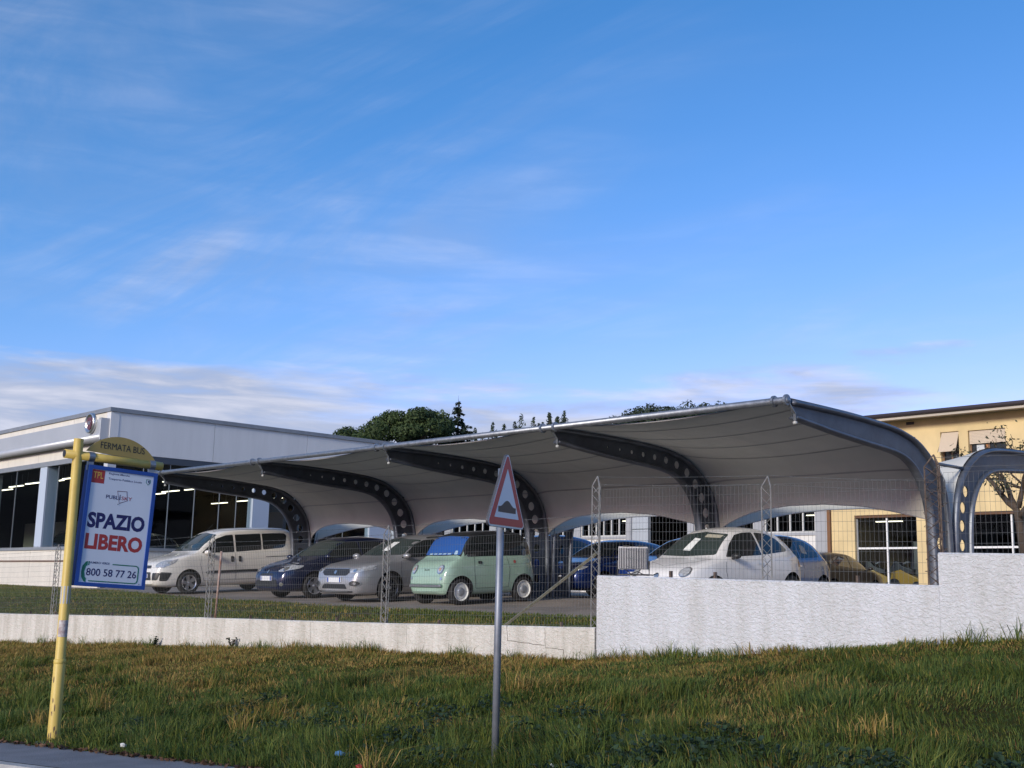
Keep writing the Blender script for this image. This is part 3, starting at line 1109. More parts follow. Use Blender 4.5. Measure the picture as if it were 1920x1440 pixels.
# upper panels
x = -24.5
while x > XL:
    wbw('upper_panel', max(x - 3.38, XL), x - 0.012, 3.46, ZT, M_WPAN2)
    x -= 3.4
wbw('roof', XL, -24.5, ZT + 0.002, ZT + 0.15, M_TRIM, WY - 0.12, WY + 12)
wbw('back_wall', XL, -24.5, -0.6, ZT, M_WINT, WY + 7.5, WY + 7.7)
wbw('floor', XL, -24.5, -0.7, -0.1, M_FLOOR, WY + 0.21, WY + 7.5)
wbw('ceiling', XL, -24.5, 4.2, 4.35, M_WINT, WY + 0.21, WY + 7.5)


def strip_window(x0, x1, z0, z1, n):
    fr = MB()
    fr.box((x0, WY - 0.01, z0), (x1, WY + 0.08, z0 + 0.06))
    fr.box((x0, WY - 0.01, z1 - 0.06), (x1, WY + 0.08, z1))
    for xa in (x0, x1 - 0.06):
        fr.box((xa, WY - 0.012, z0 + 0.06), (xa + 0.06, WY + 0.08, z1 - 0.06))
    w = fr.build('window', mat('pale_window_frame', (0.55, 0.55, 0.53), 0.6), ws, world=True)
    step = (x1 - x0) / n
    for i in range(n):
        q = MB()
        q.box((x0 + i * step + 0.03, WY + 0.03, z0 + 0.055), (x0 + (i + 1) * step - 0.03, WY + 0.04, z1 - 0.055))
        q.build('pane', M_GLASS, w, world=True)
        if i:
            q = MB()
            q.box((x0 + i * step - 0.032, WY + 0.0, z0 + 0.061), (x0 + i * step + 0.032, WY + 0.07, z1 - 0.061))
            q.build('mullion', MATS['pale_window_frame'], w, world=True)


segs = [('pil', -25.08, -24.5), ('win', -27.45, -25.08, 4), ('pil', -27.95, -27.45), ('win', -31.0, -27.95, 5), ('pil', -31.33, -31.0), ('bay', -33.57, -31.33), ('pan', -34.5, -33.57),
        ('pil', -34.8, -34.5), ('win', -37.6, -34.8, 6), ('pil', -38.2, -37.6), ('win', -40.0, -38.2, 3), ('pil', -40.6, -40.0), ('win', -43.4, -40.6, 5), ('pil', -43.9, -43.4), ('win', -46.9, -43.9, 5),
        ('pil', -47.4, -46.9), ('win', -50.4, -47.4, 5), ('pan', -54.5, -50.4), ('pan', -58, -54.5)]
for s in segs:
    k, x0, x1 = s[:3]
    if k == 'pil':
        wbw('pilaster', x0 + 0.004, x1 - 0.004, -0.6, 3.452, M_WPAN, WY - 0.08)
    elif k == 'pan':
        wbw('metal_panel', x0 + 0.006, x1 - 0.006, -0.6, 2.62, M_WPAN2)
        wbw('metal_panel', x0 + 0.006, x1 - 0.006, 2.65, 3.452, M_WPAN2)
    elif k == 'win':
        wbw('wall_panel', x0 + 0.003, x1 - 0.003, -0.6, 2.22, M_WWH, WY - 0.02)
        wbw('sill', x0 + 0.003, x1 - 0.003, 2.223, 2.33, M_WPAN, WY - 0.06)
        strip_window(x0 + 0.003, x1 - 0.003, 2.333, 3.452, s[3])
for x, y in ((-32.6, WY + 1.2), (-32.0, WY + 3.4), (-26.3, WY + 2.2), (-36.2, WY + 2.0), (-42.6, WY + 2), (-29.5, WY + 2.5), (-45.6, WY + 2)):
    lt = thing('ceiling_lamp', 'slim lit tube lamp inside the grey workshop', 'lamp', (x, y, 3.15), 0, 'tube lamps inside the workshop')
    q = MB()
    q.box((-0.6, -0.06, 0.03), (0.6, 0.06, 0.08))
    q.build('casing', M_FRAME, lt)
    q = MB()
    q.box((-0.59, -0.045, 0.0), (0.59, 0.045, 0.028))
    q.build('lit_tube', M_TUBE, lt)
    q = MB()
    for dx in (-0.5, 0.5):
        q.tube((dx, 0, 0.08), (dx, 0, 1.05), 0.006, 5)
    q.build('hanger', M_FRAME, lt)

# ---------------------------------------------------------------- yellow building (right)
YY = 39.8
M_YEL = mat('yellow_render', (0.68, 0.53, 0.28), 0.85, var=0.10, vscale=1.1, stretch=(1, 1, 0.5), bump=0.15, bscale=25)
M_ORG = mat('brown_downpipe', (0.19, 0.085, 0.03), 0.6)
M_EAVE = mat('pale_eave_concrete', (0.50, 0.45, 0.38), 0.8, var=0.06, vscale=1)
M_ROOFD = mat('dark_roof_edge', (0.05, 0.04, 0.045), 0.7)
M_SHUT = mat('cream_roller_blind', (0.60, 0.50, 0.38), 0.65)
yb = thing('yellow_building', 'two storey yellow rendered building with shop windows and dark roof edge', 'building', (-16, YY + 4, -0.2))


def yw(name, x0, x1, z0, z1, mt=None, y0=YY, y1=YY + 0.3, parent=None):
    q = MB()
    q.box((x0, y0, z0), (x1, y1, z1))
    return q.build(name, mt or M_YEL, parent or yb, world=True)


XR = -2.0
YX0 = -24.28
# ground floor piers between shop windows, then bands
shop = [(-23.30, -20.80), (-18.90, -15.9), (-13.9, -10.9), (-8.9, -5.9)]
edges = [YX0] + [e for s in shop for e in s] + [XR]
zs0, zs1 = 0.28, 2.92
wall_q = MB()
for a, b in zip(edges[0::2], edges[1::2]):
    wall_q.box((a, YY, -0.7), (b, YY + 0.3, zs1))
for a, b in shop:
    wall_q.box((a, YY + 0.001, -0.7), (b, YY + 0.3, zs0))
ups = [(-22.0, -20.72, 4.75, 5.72), (-19.76, -19.08, 4.62, 5.80), (-18.74, -17.40, 4.45, 5.78), (-15.6, -14.2, 4.45, 5.78), (-12.6, -11.2, 4.45, 5.78)]
wall_q.box((YX0, YY + 0.0005, zs1), (XR, YY + 0.3, 4.45))
prev = YX0
for a, b, z0, z1 in ups:
    wall_q.box((prev, YY, 4.45), (a, YY + 0.3, 5.9))
    wall_q.box((a, YY, z1), (b, YY + 0.3, 5.9))
    if z0 > 4.45:
        wall_q.box((a, YY, 4.45), (b, YY + 0.3, z0))
    prev = b
wall_q.box((prev, YY, 4.45), (XR, YY + 0.3, 5.9))
wall_q.box((YX0, YY + 0.0005, 5.9), (XR, YY + 0.3, 6.36))
wall_q.box((YX0, YY + 0.301, -0.7), (YX0 + 0.25, YY + 9, 6.36))
wall_q.box((YX0, YY + 9, -0.7), (XR, YY + 9.2, 6.36))
wall_q.build('wall', M_YEL, yb, world=True)
yw('eave', YX0 - 0.7, XR, 6.365, 6.42, M_EAVE, YY - 0.72, YY + 9.5)
yw('eave_fascia', YX0 - 0.72, XR, 6.30, 6.44, M_EAVE, YY - 0.78, YY - 0.722)
q = MB()
q.tube((YX0 - 0.75, YY - 0.84, 6.47), (XR, YY - 0.84, 6.47), 0.075, 10)
q.build('gutter', M_ROOFD, yb, True, world=True)
q = MB()
q.add([(YX0 - 0.75, YY - 0.85, 6.46), (XR, YY - 0.85, 6.46), (XR, YY + 9.6, 6.46), (YX0 - 0.75, YY + 9.6, 6.46), (YX0 - 0.75, YY + 4.4, 7.0), (XR, YY + 4.4, 7.0)],
      [(0, 1, 5, 4), (2, 3, 4, 5), (0, 4, 3), (1, 2, 5), (3, 2, 1, 0)])
q.build('roof', M_ROOFD, yb, world=True)
yw('downpipe', -24.42, -24.30, -0.5, 6.3, M_ORG, YY - 0.1, YY - 0.004)
yw('vent_grille', -21.05, -20.75, 6.18, 6.28, M_ROOFD, YY - 0.03, YY - 0.003)
for a, b in shop:
    fr = MB()
    mid = (a + b) / 2
    ys0, ys1 = YY + 0.14, YY + 0.20
    for (x0, x1, z0, z1) in ((a, b, zs0, zs0 + 0.06), (a, b, zs1 - 0.06, zs1), (a, a + 0.06, zs0 + .06, zs1 - .06), (b - 0.06, b, zs0 + .06, zs1 - .06)):
        fr.box((x0 + 0.002, ys0, z0 + 0.002), (x1 - 0.002, ys1, z1 - 0.002))
    w = fr.build('shop_window', M_FRAME, yb, world=True)
    yw('mullion', mid - 0.03, mid + 0.03, zs0 + 0.06, zs1 - 0.06, M_WHITE, ys0 - 0.01, ys1 + 0.01, w)
    for x0, x1 in ((a + 0.06, mid - 0.031), (mid + 0.031, b - 0.06)):
        yw('transom', x0, x1, 1.66, 1.73, M_WHITE, ys0 - 0.005, ys1, w)
        yw('pane', x0, x1, zs0 + 0.06, 1.658, M_GLASS, ys0 + 0.02, ys0 + 0.03, w)
        yw('pane', x0, x1, 1.732, zs1 - 0.06, M_GLASS, ys0 + 0.02, ys0 + 0.03, w)
    yw('shop_sill', a - 0.03, b + 0.03, zs0 - 0.05, zs0 + 0.001, M_EAVE, YY - 0.05, YY + 0.13)
    yw('lintel_board', a + 0.003, b - 0.003, zs1 - 0.10, zs1 - 0.003, mat('brown_roller_box', (0.12, 0.06, 0.03), 0.7), YY + 0.05, YY + 0.13)  # brown board across the top of the shop window
yw('interior_floor', YX0 + 0.26, XR, -0.6, 0.2, M_FLOOR, YY + 0.31, YY + 8.9)
yw('interior_ceiling', YX0 + 0.26, XR, 3.1, 3.3, M_CEIL, YY + 0.31, YY + 8.9)
yw('interior_wall', YX0 + 0.26, XR, 0.201, 3.09, M_WINT, YY + 5.6, YY + 5.7)
for i in range(6):
    yw('interior_shelf', -23.9 + i * 0.62, -23.9 + i * 0.62 + 0.5, 0.9, 2.62, mat('blue_grey_shutter_panel', (0.10, 0.12, 0.16), 0.6), YY + 5.3, YY + 5.58)
yw('interior_cabinet', -21.95, -21.3, 0.21, 2.0, mat('grey_cabinet', (0.16, 0.16, 0.15), 0.6), YY + 1.9, YY + 2.4)
for i, (a, b, z0, z1) in enumerate(ups):
    fr = MB()
    for (x0, x1, p, r_) in ((a, b, z0, z0 + 0.05), (a, b, z1 - 0.05, z1), (a, a + 0.05, z0 + .05, z1 - .05), (b - 0.05, b, z0 + .05, z1 - .05), ((a + b) / 2 - .03, (a + b) / 2 + .03, z0 + .05, z1 - .05)):
        fr.box((x0 + 0.002, YY + 0.16, p + 0.002), (x1 - 0.002, YY + 0.21, r_ - 0.002))
    w = fr.build('upper_window', mat('brown_wood_frame', (0.20, 0.11, 0.06), 0.6), yb, world=True)
    yw('pane', a + 0.03, b - 0.03, z0 + 0.03, z1 - 0.03, mat('dark_upper_pane', (0.02, 0.022, 0.025), 0.08), YY + 0.19, YY + 0.20, w)
    if i == 2:
        yw('curtain', a + 0.22, a + 0.5, z0 + 0.06, z1 - 0.5, mat('pale_curtain', (0.55, 0.58, 0.6), 0.8), YY + 0.181, YY + 0.188, w)
        yw('curtain', a + 0.55, a + 0.62, z0 + 0.06, z1 - 0.5, mat('orange_curtain', (0.45, 0.2, 0.08), 0.8), YY + 0.181, YY + 0.188, w)
    # roller blind slats: pushed out at the foot on the narrow window, half lowered on the others
    zb = z0 + 0.42 if i == 1 else z1 - (0.48 if i >= 2 else 0.7)
    nsl = int((z1 - zb) / 0.052)
    for k in range(nsl):
        za = z1 - 0.005 - (k + 1) * 0.052
        outw = 0.33 * ((k + 0.5) / nsl) if i == 1 else 0.0
        q = MB()
        q.box((a + 0.02, YY + 0.07 - outw, za), (b - 0.02, YY + 0.085 - outw, za + 0.047))
        q.build('blind_slat', M_SHUT, w, world=True)
    if i == 1:
        for xa in (a + 0.005, b - 0.02):
            q = MB()
            q.tube((xa, YY + 0.06, z1 - 0.25), (xa, YY - 0.27, zb + 0.02), 0.008, 5)
            q.build('blind_arm', M_DARK, w, world=True)
for x, y in ((-22.7, YY + 1.5),):
    lt = thing('ceiling_lamp', 'lit tube lamp behind the yellow building\'s shop window', 'lamp', (x, y, 2.75))
    q = MB()
    q.box((-0.55, -0.06, 0.03), (0.55, 0.06, 0.08))
    q.build('casing', M_FRAME, lt)
    q = MB()
    q.box((-0.54, -0.045, 0.0), (0.54, 0.045, 0.028))
    q.build('lit_tube', M_TUBE, lt)

# ---------------------------------------------------------------- cars
M_CGLASS = mat('car_glass', (0.012, 0.016, 0.017), 0.05, spec=0.6, coat=0.3)
M_SCREEN = mat('windscreen_glass', (0.035, 0.05, 0.047), 0.05, spec=0.6, coat=0.3)
M_LAMP = mat('headlamp_glass', (0.52, 0.54, 0.56), 0.12, 0.35, coat=0.6, var=0.3, vscale=22)
M_LAMPI = mat('headlamp_chrome', (0.8, 0.8, 0.8), 0.15, 0.9)
M_TAIL = mat('red_tail_lamp', (0.22, 0.01, 0.012), 0.15, coat=0.5)
M_WELL = mat('wheel_well_black', (0.008, 0.008, 0.008), 0.9)
M_SEAMD = mat('panel_gap', (0.02, 0.02, 0.02), 0.8)
M_PLATE = mat('number_plate_white', (0.72, 0.73, 0.74), 0.4)
M_PLATEB = mat('number_plate_blue', (0.03, 0.08, 0.35), 0.4)
M_ALLOY = mat('silver_alloy', (0.62, 0.63, 0.65), 0.28, 0.8)
M_ALLOYD = mat('dark_alloy', (0.10, 0.10, 0.11), 0.3, 0.7)
M_ROOFB = mat('black_roof_skin', (0.02, 0.021, 0.023), 0.35, coat=0.3)
M_SHEET = mat('white_price_sheet', (0.75, 0.77, 0.75), 0.6)


def paint(name, col, metal=0.0, rough=0.28):
    return mat(name, col, rough, metal, coat=0.8, var=0.03, vscale=2)


def wheel_parts(r, style, width=0.19):
    key = (r, style)
    if key in wheel_parts.cache:
        return wheel_parts.cache[key]
    rr = r * (0.70 if style != 'steel_white' else 0.72)
    hw = width / 2
    t = MB()
    prof = [(-hw + 0.01, rr - 0.012), (-hw, rr + 0.02), (-hw, r - 0.04), (-hw + 0.015, r - 0.012), (-hw + 0.04, r), (hw - 0.04, r), (hw - 0.015, r - 0.012), (hw, r - 0.04), (hw, rr + 0.02), (hw - 0.01, rr - 0.012)]
    n = 36
    t.lathe(prof, n, 'x', caps=False)
    tyre = t.mesh('tyre')
    d = MB()
    d.lathe([(-hw + 0.03, rr), (-hw + 0.03, 0.0)], 28, 'x')
    d.lathe([(hw - 0.06, 0.0), (hw - 0.06, rr * 0.62), (hw - 0.085, rr * 0.62)], 28, 'x')
    disc = d.mesh('wheel')
    q = MB()
    if style == 'steel_white':
        q.lathe([(hw - 0.012, rr), (hw - 0.004, rr - 0.012), (hw - 0.03, rr - 0.035), (hw - 0.02, rr * 0.62), (hw - 0.028, rr * 0.45), (hw - 0.028, 0.0)], 32, 'x', caps=False)
    else:
        q.lathe([(hw - 0.012, rr), (hw - 0.004, rr - 0.008), (hw - 0.02, rr - 0.028), (-hw + 0.05, rr - 0.04)], 32, 'x', caps=False)
        q.lathe([(hw - 0.022, 0.0), (hw - 0.022, 0.045), (hw - 0.06, 0.06)], 20, 'x', caps=False)
        ns = {'alloy5': 5, 'alloy10': 10}[style]
        for k in range(ns):
            a = 2 * math.pi * k / ns
            mm = Matrix.Rotation(a, 4, 'X')
            w0, w1 = (0.040, 0.052) if ns == 5 else (0.018, 0.024)
            q.add([tuple(mm @ Vector(p)) for p in [(hw - 0.028, -w0, 0.03), (hw - 0.028, w0, 0.03), (hw - 0.016, w1, rr - 0.02), (hw - 0.016, -w1, rr - 0.02), (hw - 0.065, -w0, 0.03), (hw - 0.065, w0, 0.03), (hw - 0.06, w1, rr - 0.02), (hw - 0.06, -w1, rr - 0.02)]],
                  [(0, 1, 2, 3), (4, 7, 6, 5), (0, 3, 7, 4), (1, 5, 6, 2)])
    rim = q.mesh('rim')
    cp = MB()
    if style == 'steel_white':
        cp.lathe([(hw - 0.03, rr * 0.46), (hw - 0.012, rr * 0.43), (hw - 0.006, rr * 0.2), (hw - 0.006, 0.0)], 20, 'x')
    else:
        cp.lathe([(hw - 0.021, 0.035), (hw - 0.014, 0.03), (hw - 0.014, 0.0)], 16, 'x')
    cap = cp.mesh('hub_cap')
    wheel_parts.cache[key] = (disc, tyre, rim, cap)
    return wheel_parts.cache[key]


wheel_parts.cache = {}


class Car:
    def __init__(s, name, label, sp, x, y, yaw, pmat, group=None, z=None, cat='car'):
        s.sp = sp
        zg = z_lot(x, y) if z is None else z
        tilt = math.atan(0.05) if (z is None and y < 16.5) else 0.0
        s.root = thing(name, label, cat, (x, y, zg), yaw, group, tilt)
        s.pm = pmat
        s.body()

    def section(s, y):
        f = s.fn
        w, zb, zs, zt, wr = f['w'](y), f['bot'](y), f['belt'](y), f['top'](y), f['roofw'](y)
        zs = min(zs, zt - 0.012)
        zb = min(zb, zs - 0.03)
        wr = min(wr, w * 0.93)
        h = zs - zb
        g = zt - zs
        ze = zt - min(0.085, 0.42 * g)
        bul = 0.018 if g > 0.25 else 0.0
        pts = [(0, zb), (w * .55, zb), (w * .86, zb), (w * .945, zb + .07 * min(1, h / .3)), (w * .985, zb + .30 * h), (w, zb + .58 * h), (w * .99, zb + .82 * h), (w * .962, zs - 0.02 * min(1, h / .2)),
               (w * .935, zs + 0.02 * min(1, g / .2))]
        a = (w * .935, zs)
        for k in (0.3, 0.55, 0.8):
            pts.append((a[0] + (wr - a[0]) * k + bul * math.sin(math.pi * k), a[1] + (ze - a[1]) * k))
        pts += [(wr, ze), (wr * .86, ze + (zt - ze) * .55), (wr * .55, ze + (zt - ze) * .86), (wr * .25, zt), (0, zt)]
        for _ in range(2):
            q = [pts[0]]
            for p, r in zip(pts, pts[1:]):
                q += [(p[0] * .75 + r[0] * .25, p[1] * .75 + r[1] * .25), (p[0] * .25 + r[0] * .75, p[1] * .25 + r[1] * .75)]
            pts = q + [pts[-1]]
        pts = pts[:1] + pts[2::2] + ([pts[-1]] if len(pts) % 2 == 0 else [])
        return pts

    def body(s):
        sp = s.sp
        s.fn = {k: smooth_tab(sp[k]) for k in ('top', 'belt', 'w', 'roofw', 'bot')}
        L = sp['L']
        ys = [0, .008, .02, .04, .07, .11, .16, .22] + list(np.arange(.3, L - .3, .075)) + [L - .25, L - .19, L - .13, L - .09, L - .055, L - .03, L - .012, L]
        rings = []
        for y in ys:
            p = s.section(y)
            ring = [(px, y, pz) for px, pz in p] + [(-px, y, pz) for px, pz in reversed(p[1:-1])]
            rings.append(ring)
        n = len(rings[0])
        b = MB()
        vs = [v for r in rings for v in r]
        fs = []
        for i in range(len(rings) - 1):
            for j in range(n):
                fs.append((i * n + j, i * n + (j + 1) % n, (i + 1) * n + (j + 1) % n, (i + 1) * n + j))
        fs += [tuple(reversed(range(n))), tuple((len(rings) - 1) * n + j for j in range(n))]
        b.add(vs, fs)
        zb = sp.get('under', 0.20)
        b.mi = [1 if all(vs[i][2] < zb for i in f) else 0 for f in fs]
        if sp.get('black_top'):
            b.mi = [2 if all(vs[i][2] > sp['black_top'] and vs[i][1] > .40 for i in f) else k for f, k in zip(fs, b.mi)]
        me = b.mesh('body')
        me.materials.append(s.pm)
        me.materials.append(M_WELL)
        me.materials.append(M_ROOFB)
        s.bvh = BVHTree.FromPolygons([v.co.copy() for v in me.vertices], [tuple(p.vertices) for p in me.polygons])
        tmp = bpy.data.objects.new('body_raw', me)
        COL.objects.link(tmp)
        c = MB()
        r = sp['r'] + 0.05
        W = max(p[1] for p in sp['w'])
        for wy in sp['wheels']:
            for sg in (-1, 1):
                c.lathe([(sg * (W - 0.30), r), (sg * (W + 0.2), r)], 40, 'x', (0, wy, sp['r'] + 0.01))
        cm = c.mesh('cutter')
        cm.materials.append(s.pm)
        cm.materials.append(M_WELL)
        cm.materials.append(M_ROOFB)
        cm.polygons.foreach_set('material_index', [1] * len(cm.polygons))
        co = bpy.data.objects.new('cutter', cm)
        COL.objects.link(co)
        md = tmp.modifiers.new('arches', 'BOOLEAN')
        md.operation = 'DIFFERENCE'
        md.solver = 'EXACT'
        md.object = co
        bpy.context.view_layer.update()
        res = eval_mesh(tmp)
        bpy.data.objects.remove(tmp)
        bpy.data.objects.remove(co)
        o = link('body', res, None, s.root, True)
        autosmooth(o, 40)
        s.bodyo = o
        disc, tyre, rim, cap = wheel_parts(sp['r'], sp.get('rim', 'alloy5'))
        hw = 0.095
        for wy in sp['wheels']:
            for sg in (1, -1):
                wo = link('wheel', disc, M_WELL, s.root, True)
                wo.location = (sg * (s.fn['w'](wy) - hw - 0.015), wy, sp['r'])
                wo.rotation_euler = (random.uniform(0, 1.2), 0, 0 if sg > 0 else math.pi)
                link('tyre', tyre, M_BLACK, wo, True)
                ro = link('rim', rim, sp.get('rimm', M_ALLOY), wo)
                if not rim.get('_s'):
                    autosmooth(ro, 30)
                    rim['_s'] = 1
                link('hub_cap', cap, sp.get('capm', M_ALLOY), wo, True)

    def patch(s, name, poly, proj, mt, off=0.004, parent=None, step=0.05, smooth=True, label=None, spline=True):
        """part bonded on the body: 2D polygon projected on it along an axis"""
        P = []
        m_ = len(poly)
        if spline and m_ > 3:
            for i in range(m_):       # light rounding of the corners
                p0, p1, p2 = Vector(poly[i - 1]), Vector(poly[i]), Vector(poly[(i + 1) % m_])
                d0, d2 = (p0 - p1), (p2 - p1)
                c = min(0.035, d0.length * .3, d2.length * .3)
                a, b = p1 + d0.normalized() * c, p1 + d2.normalized() * c
                P += [a, (a + b) * .25 + p1 * .5, b]
        else:
            P = [Vector(p) for p in poly]
        bd = []
        for i, p in enumerate(P):
            q = P[(i + 1) % len(P)]
            k = max(1, int((q - p).length / step))
            bd += [p.lerp(q, j / k) for j in range(k)]
        x0, x1 = min(p.x for p in bd), max(p.x for p in bd)
        y0, y1 = min(p.y for p in bd), max(p.y for p in bd)
        nb = len(bd)
        pts = list(bd)
        for gx in np.arange(x0 + step * .5, x1, step):
            for gy in np.arange(y0 + step * .5, y1, step):
                g_ = Vector((gx, gy))
                if min((g_ - p).length for p in bd) > step * .45:
                    pts.append(g_)
        res = delaunay_2d_cdt(pts, [(i, (i + 1) % nb) for i in range(nb)], [list(range(nb))], 1, 1e-5)
        v2, fc = res[0], res[2]
        cfg = {'side+': (lambda a, b: (Vector((3, a, b)), Vector((-1, 0, 0)))), 'side-': (lambda a, b: (Vector((-3, a, b)), Vector((1, 0, 0)))),
               'front': (lambda a, b: (Vector((a, -2, b)), Vector((0, 1, 0)))), 'rear': (lambda a, b: (Vector((a, 9, b)), Vector((0, -1, 0)))),
               'top': (lambda a, b: (Vector((a, b, 5)), Vector((0, 0, -1))))}[proj]
        vs, ok = [], []
        for p in v2:
            o_, d_ = cfg(p.x, p.y)
            h, nrm, _, _ = s.bvh.ray_cast(o_, d_)
            if h is None:
                vs.append((0, 0, 0)); ok.append(False)
                continue
            if nrm.dot(d_) > 0:
                nrm = -nrm
            vs.append(tuple(h + nrm * off)); ok.append(True)
        fs = [tuple(f) for f in fc if all(ok[i] for i in f)]
        used = sorted({i for f in fs for i in f})
        rm = {i: k for k, i in enumerate(used)}
        me = bpy.data.meshes.new(name)
        me.from_pydata([vs[i] for i in used], [], [tuple(rm[i] for i in f) for f in fs])
        me.update()
        bm = bmesh.new()
        bm.from_mesh(me)
        o_, d_ = cfg(0, 0)
        for f in bm.faces:
            if f.normal.dot(d_) > 0:
                f.normal_flip()
        bm.to_mesh(me)
        bm.free()
        o = link(name, me, mt, parent or s.root, smooth)
        if label:
            o['label'] = label
        return o

    def both(s, name, poly, mt, off=0.004, **k):
        return [s.patch(name, poly, pr_, mt, off, **k) for pr_ in ('side+', 'side-')]

    def strip(s, name, line, proj, mt, width=0.008, off=0.003, parent=None):
        line = dense(line, 0.06)
        b = MB()
        prs = ('side+', 'side-') if proj == 'side' else (proj,)
        out = []
        for pr_ in prs:
            pts = []
            for a, c in line:
                o_, d_ = {'side+': ((3, a, c), (-1, 0, 0)), 'side-': ((-3, a, c), (1, 0, 0)), 'front': ((a, -2, c), (0, 1, 0)), 'top': ((a, c, 5), (0, 0, -1)), 'rear': ((a, 9, c), (0, -1, 0))}[pr_]
                h, nrm, _, _ = s.bvh.ray_cast(Vector(o_), Vector(d_))
                if h is not None:
                    if nrm.dot(Vector(d_)) > 0:
                        nrm = -nrm
                    pts.append(h + nrm * off)
            if len(pts) > 1:
                b = MB()
                b.sweep(pts, width, 5)
                out.append(b.build(name, mt, parent or s.root, True))
        return out

    def ell(s, name, c, rx, rz, proj, mt, off=0.006, parent=None, step=0.03, rot=0.0):
        pts = []
        for t in np.linspace(0, 2 * math.pi, 24, endpoint=False):
            a, b = rx * math.cos(t), rz * math.sin(t)
            pts.append((c[0] + a * math.cos(rot) - b * math.sin(rot), c[1] + a * math.sin(rot) + b * math.cos(rot)))
        return s.patch(name, pts, proj, mt, off, parent, step, spline=False)

    def plate(s, z, w=0.52, h=0.11, dy=0.012, xo=0.0, rear=False):
        hit = s.bvh.ray_cast(Vector((xo, -2, z)), Vector((0, 1, 0)))[0]
        y = hit.y - dy
        b = MB()
        b.box((xo - w / 2, y - 0.008, z - h / 2), (xo + w / 2, y + 0.02, z + h / 2))
        p = b.build('number_plate', M_PLATE, s.root)
        for sg in (-1, 1):
            b = MB()
            b.box((xo + sg * (w / 2 - 0.04) - 0.022, y - 0.011, z - h / 2 + .004), (xo + sg * (w / 2 - 0.04) + 0.022, y - 0.0085, z + h / 2 - .004))
            b.build('blue_band', M_PLATEB, p)
        return p

    def mirror(s, y, z, mt, size=1.0, stem=True, sides=(1, -1)):
        for sg in sides:
            h = s.bvh.ray_cast(Vector((sg * 3, y, z)), Vector((-sg, 0, 0)))[0]
            b = MB()
            cx = h.x + sg * 0.13 * size
            n, m2 = 12, 8
            vs, fs = [], []
            for i in range(m2 + 1):
                ph = math.pi * i / m2
                for j in range(n):
                    th = 2 * math.pi * j / n
                    vs.append((cx + 0.10 * size * math.sin(ph) * math.cos(th), y - 0.02 + 0.075 * size * -math.cos(ph), z + 0.03 + 0.058 * size * math.sin(ph) * math.sin(th)))
            for i in range(m2):
                for j in range(n):
                    fs.append((i * n + j, i * n + (j + 1) % n, (i + 1) * n + (j + 1) % n, (i + 1) * n + j))
            b.add(vs, fs)
            mo = b.build('door_mirror', mt, s.root, True)
            b = MB()
            b.sweep([(h.x - sg * 0.02, y + 0.01, z - 0.02), (cx - sg * 0.03, y, z + 0.0)], 0.022, 6)
            b.build('mirror_stem', M_DARK, mo, True)

    def handle(s, y, z, mt=None, w=0.16, h=0.028):
        for pr_ in ('side+', 'side-'):
            s.patch('door_handle', [(y - w / 2, z - h / 2), (y + w / 2, z - h / 2), (y + w / 2, z + h / 2), (y - w / 2, z + h / 2)], pr_, mt or s.pm, 0.022, step=0.02)


def sc_tab(t, ky=1.0, kz=1.0):
    return [(a * ky, b * kz) for a, b in t]


SP500 = dict(L=3.57, r=0.29, wheels=(0.67, 2.97), rim='alloy5',
             top=[(0, .52), (.03, .63), (.12, .735), (.3, .82), (.6, .905), (.82, .965), (1.1, 1.19), (1.38, 1.37), (1.65, 1.455), (2.0, 1.487), (2.45, 1.465), (2.8, 1.40), (3.05, 1.28), (3.28, 1.05), (3.44, .86), (3.53, .66), (3.57, .52)],
             belt=[(0, .49), (.12, .66), (.3, .755), (.8, .86), (1.2, .905), (2.0, .93), (2.8, .955), (3.1, .94), (3.35, .84), (3.57, .49)],
             w=[(0, .46), (.04, .58), (.12, .67), (.35, .755), (.7, .80), (2.0, .815), (2.8, .81), (3.2, .76), (3.42, .66), (3.57, .45)],
             roofw=[(0, .42), (.3, .62), (.8, .68), (1.38, .56), (1.8, .54), (2.6, .53), (3.0, .55), (3.3, .58), (3.57, .4)],
             bot=[(0, .30), (.08, .22), (.4, .17), (3.2, .18), (3.48, .26), (3.57, .36)])
SPTOPO = dict(black_top=.975, L=2.535, r=0.27, wheels=(0.42, 2.12), rim='steel_white', rimm=mat('white_steel_wheel', (0.70, 0.70, 0.66), 0.45), capm=mat('grey_hub', (0.40, 0.42, 0.45), 0.4, 0.5),
              top=[(0, .50), (.02, .64), (.07, .76), (.16, .86), (.3, .935), (.42, .995), (.54, 1.22), (.67, 1.41), (.80, 1.475), (1.0, 1.51), (1.5, 1.53), (2.05, 1.51), (2.24, 1.45), (2.37, 1.25), (2.46, .98), (2.51, .75), (2.535, .52)],
              belt=[(0, .48), (.07, .68), (.16, .80), (.35, .905), (.9, .955), (1.7, .965), (2.1, .95), (2.35, .86), (2.46, .72), (2.535, .48)],
              w=[(0, .52), (.03, .59), (.10, .65), (.25, .69), (.5, .705), (2.1, .705), (2.35, .67), (2.47, .6), (2.535, .46)],
              roofw=[(0, .46), (.3, .6), (.42, .64), (.7, .595), (1.1, .59), (2.0, .59), (2.25, .59), (2.4, .58), (2.535, .42)],
              bot=[(0, .28), (.06, .22), (.25, .2), (2.3, .2), (2.48, .26), (2.535, .34)])
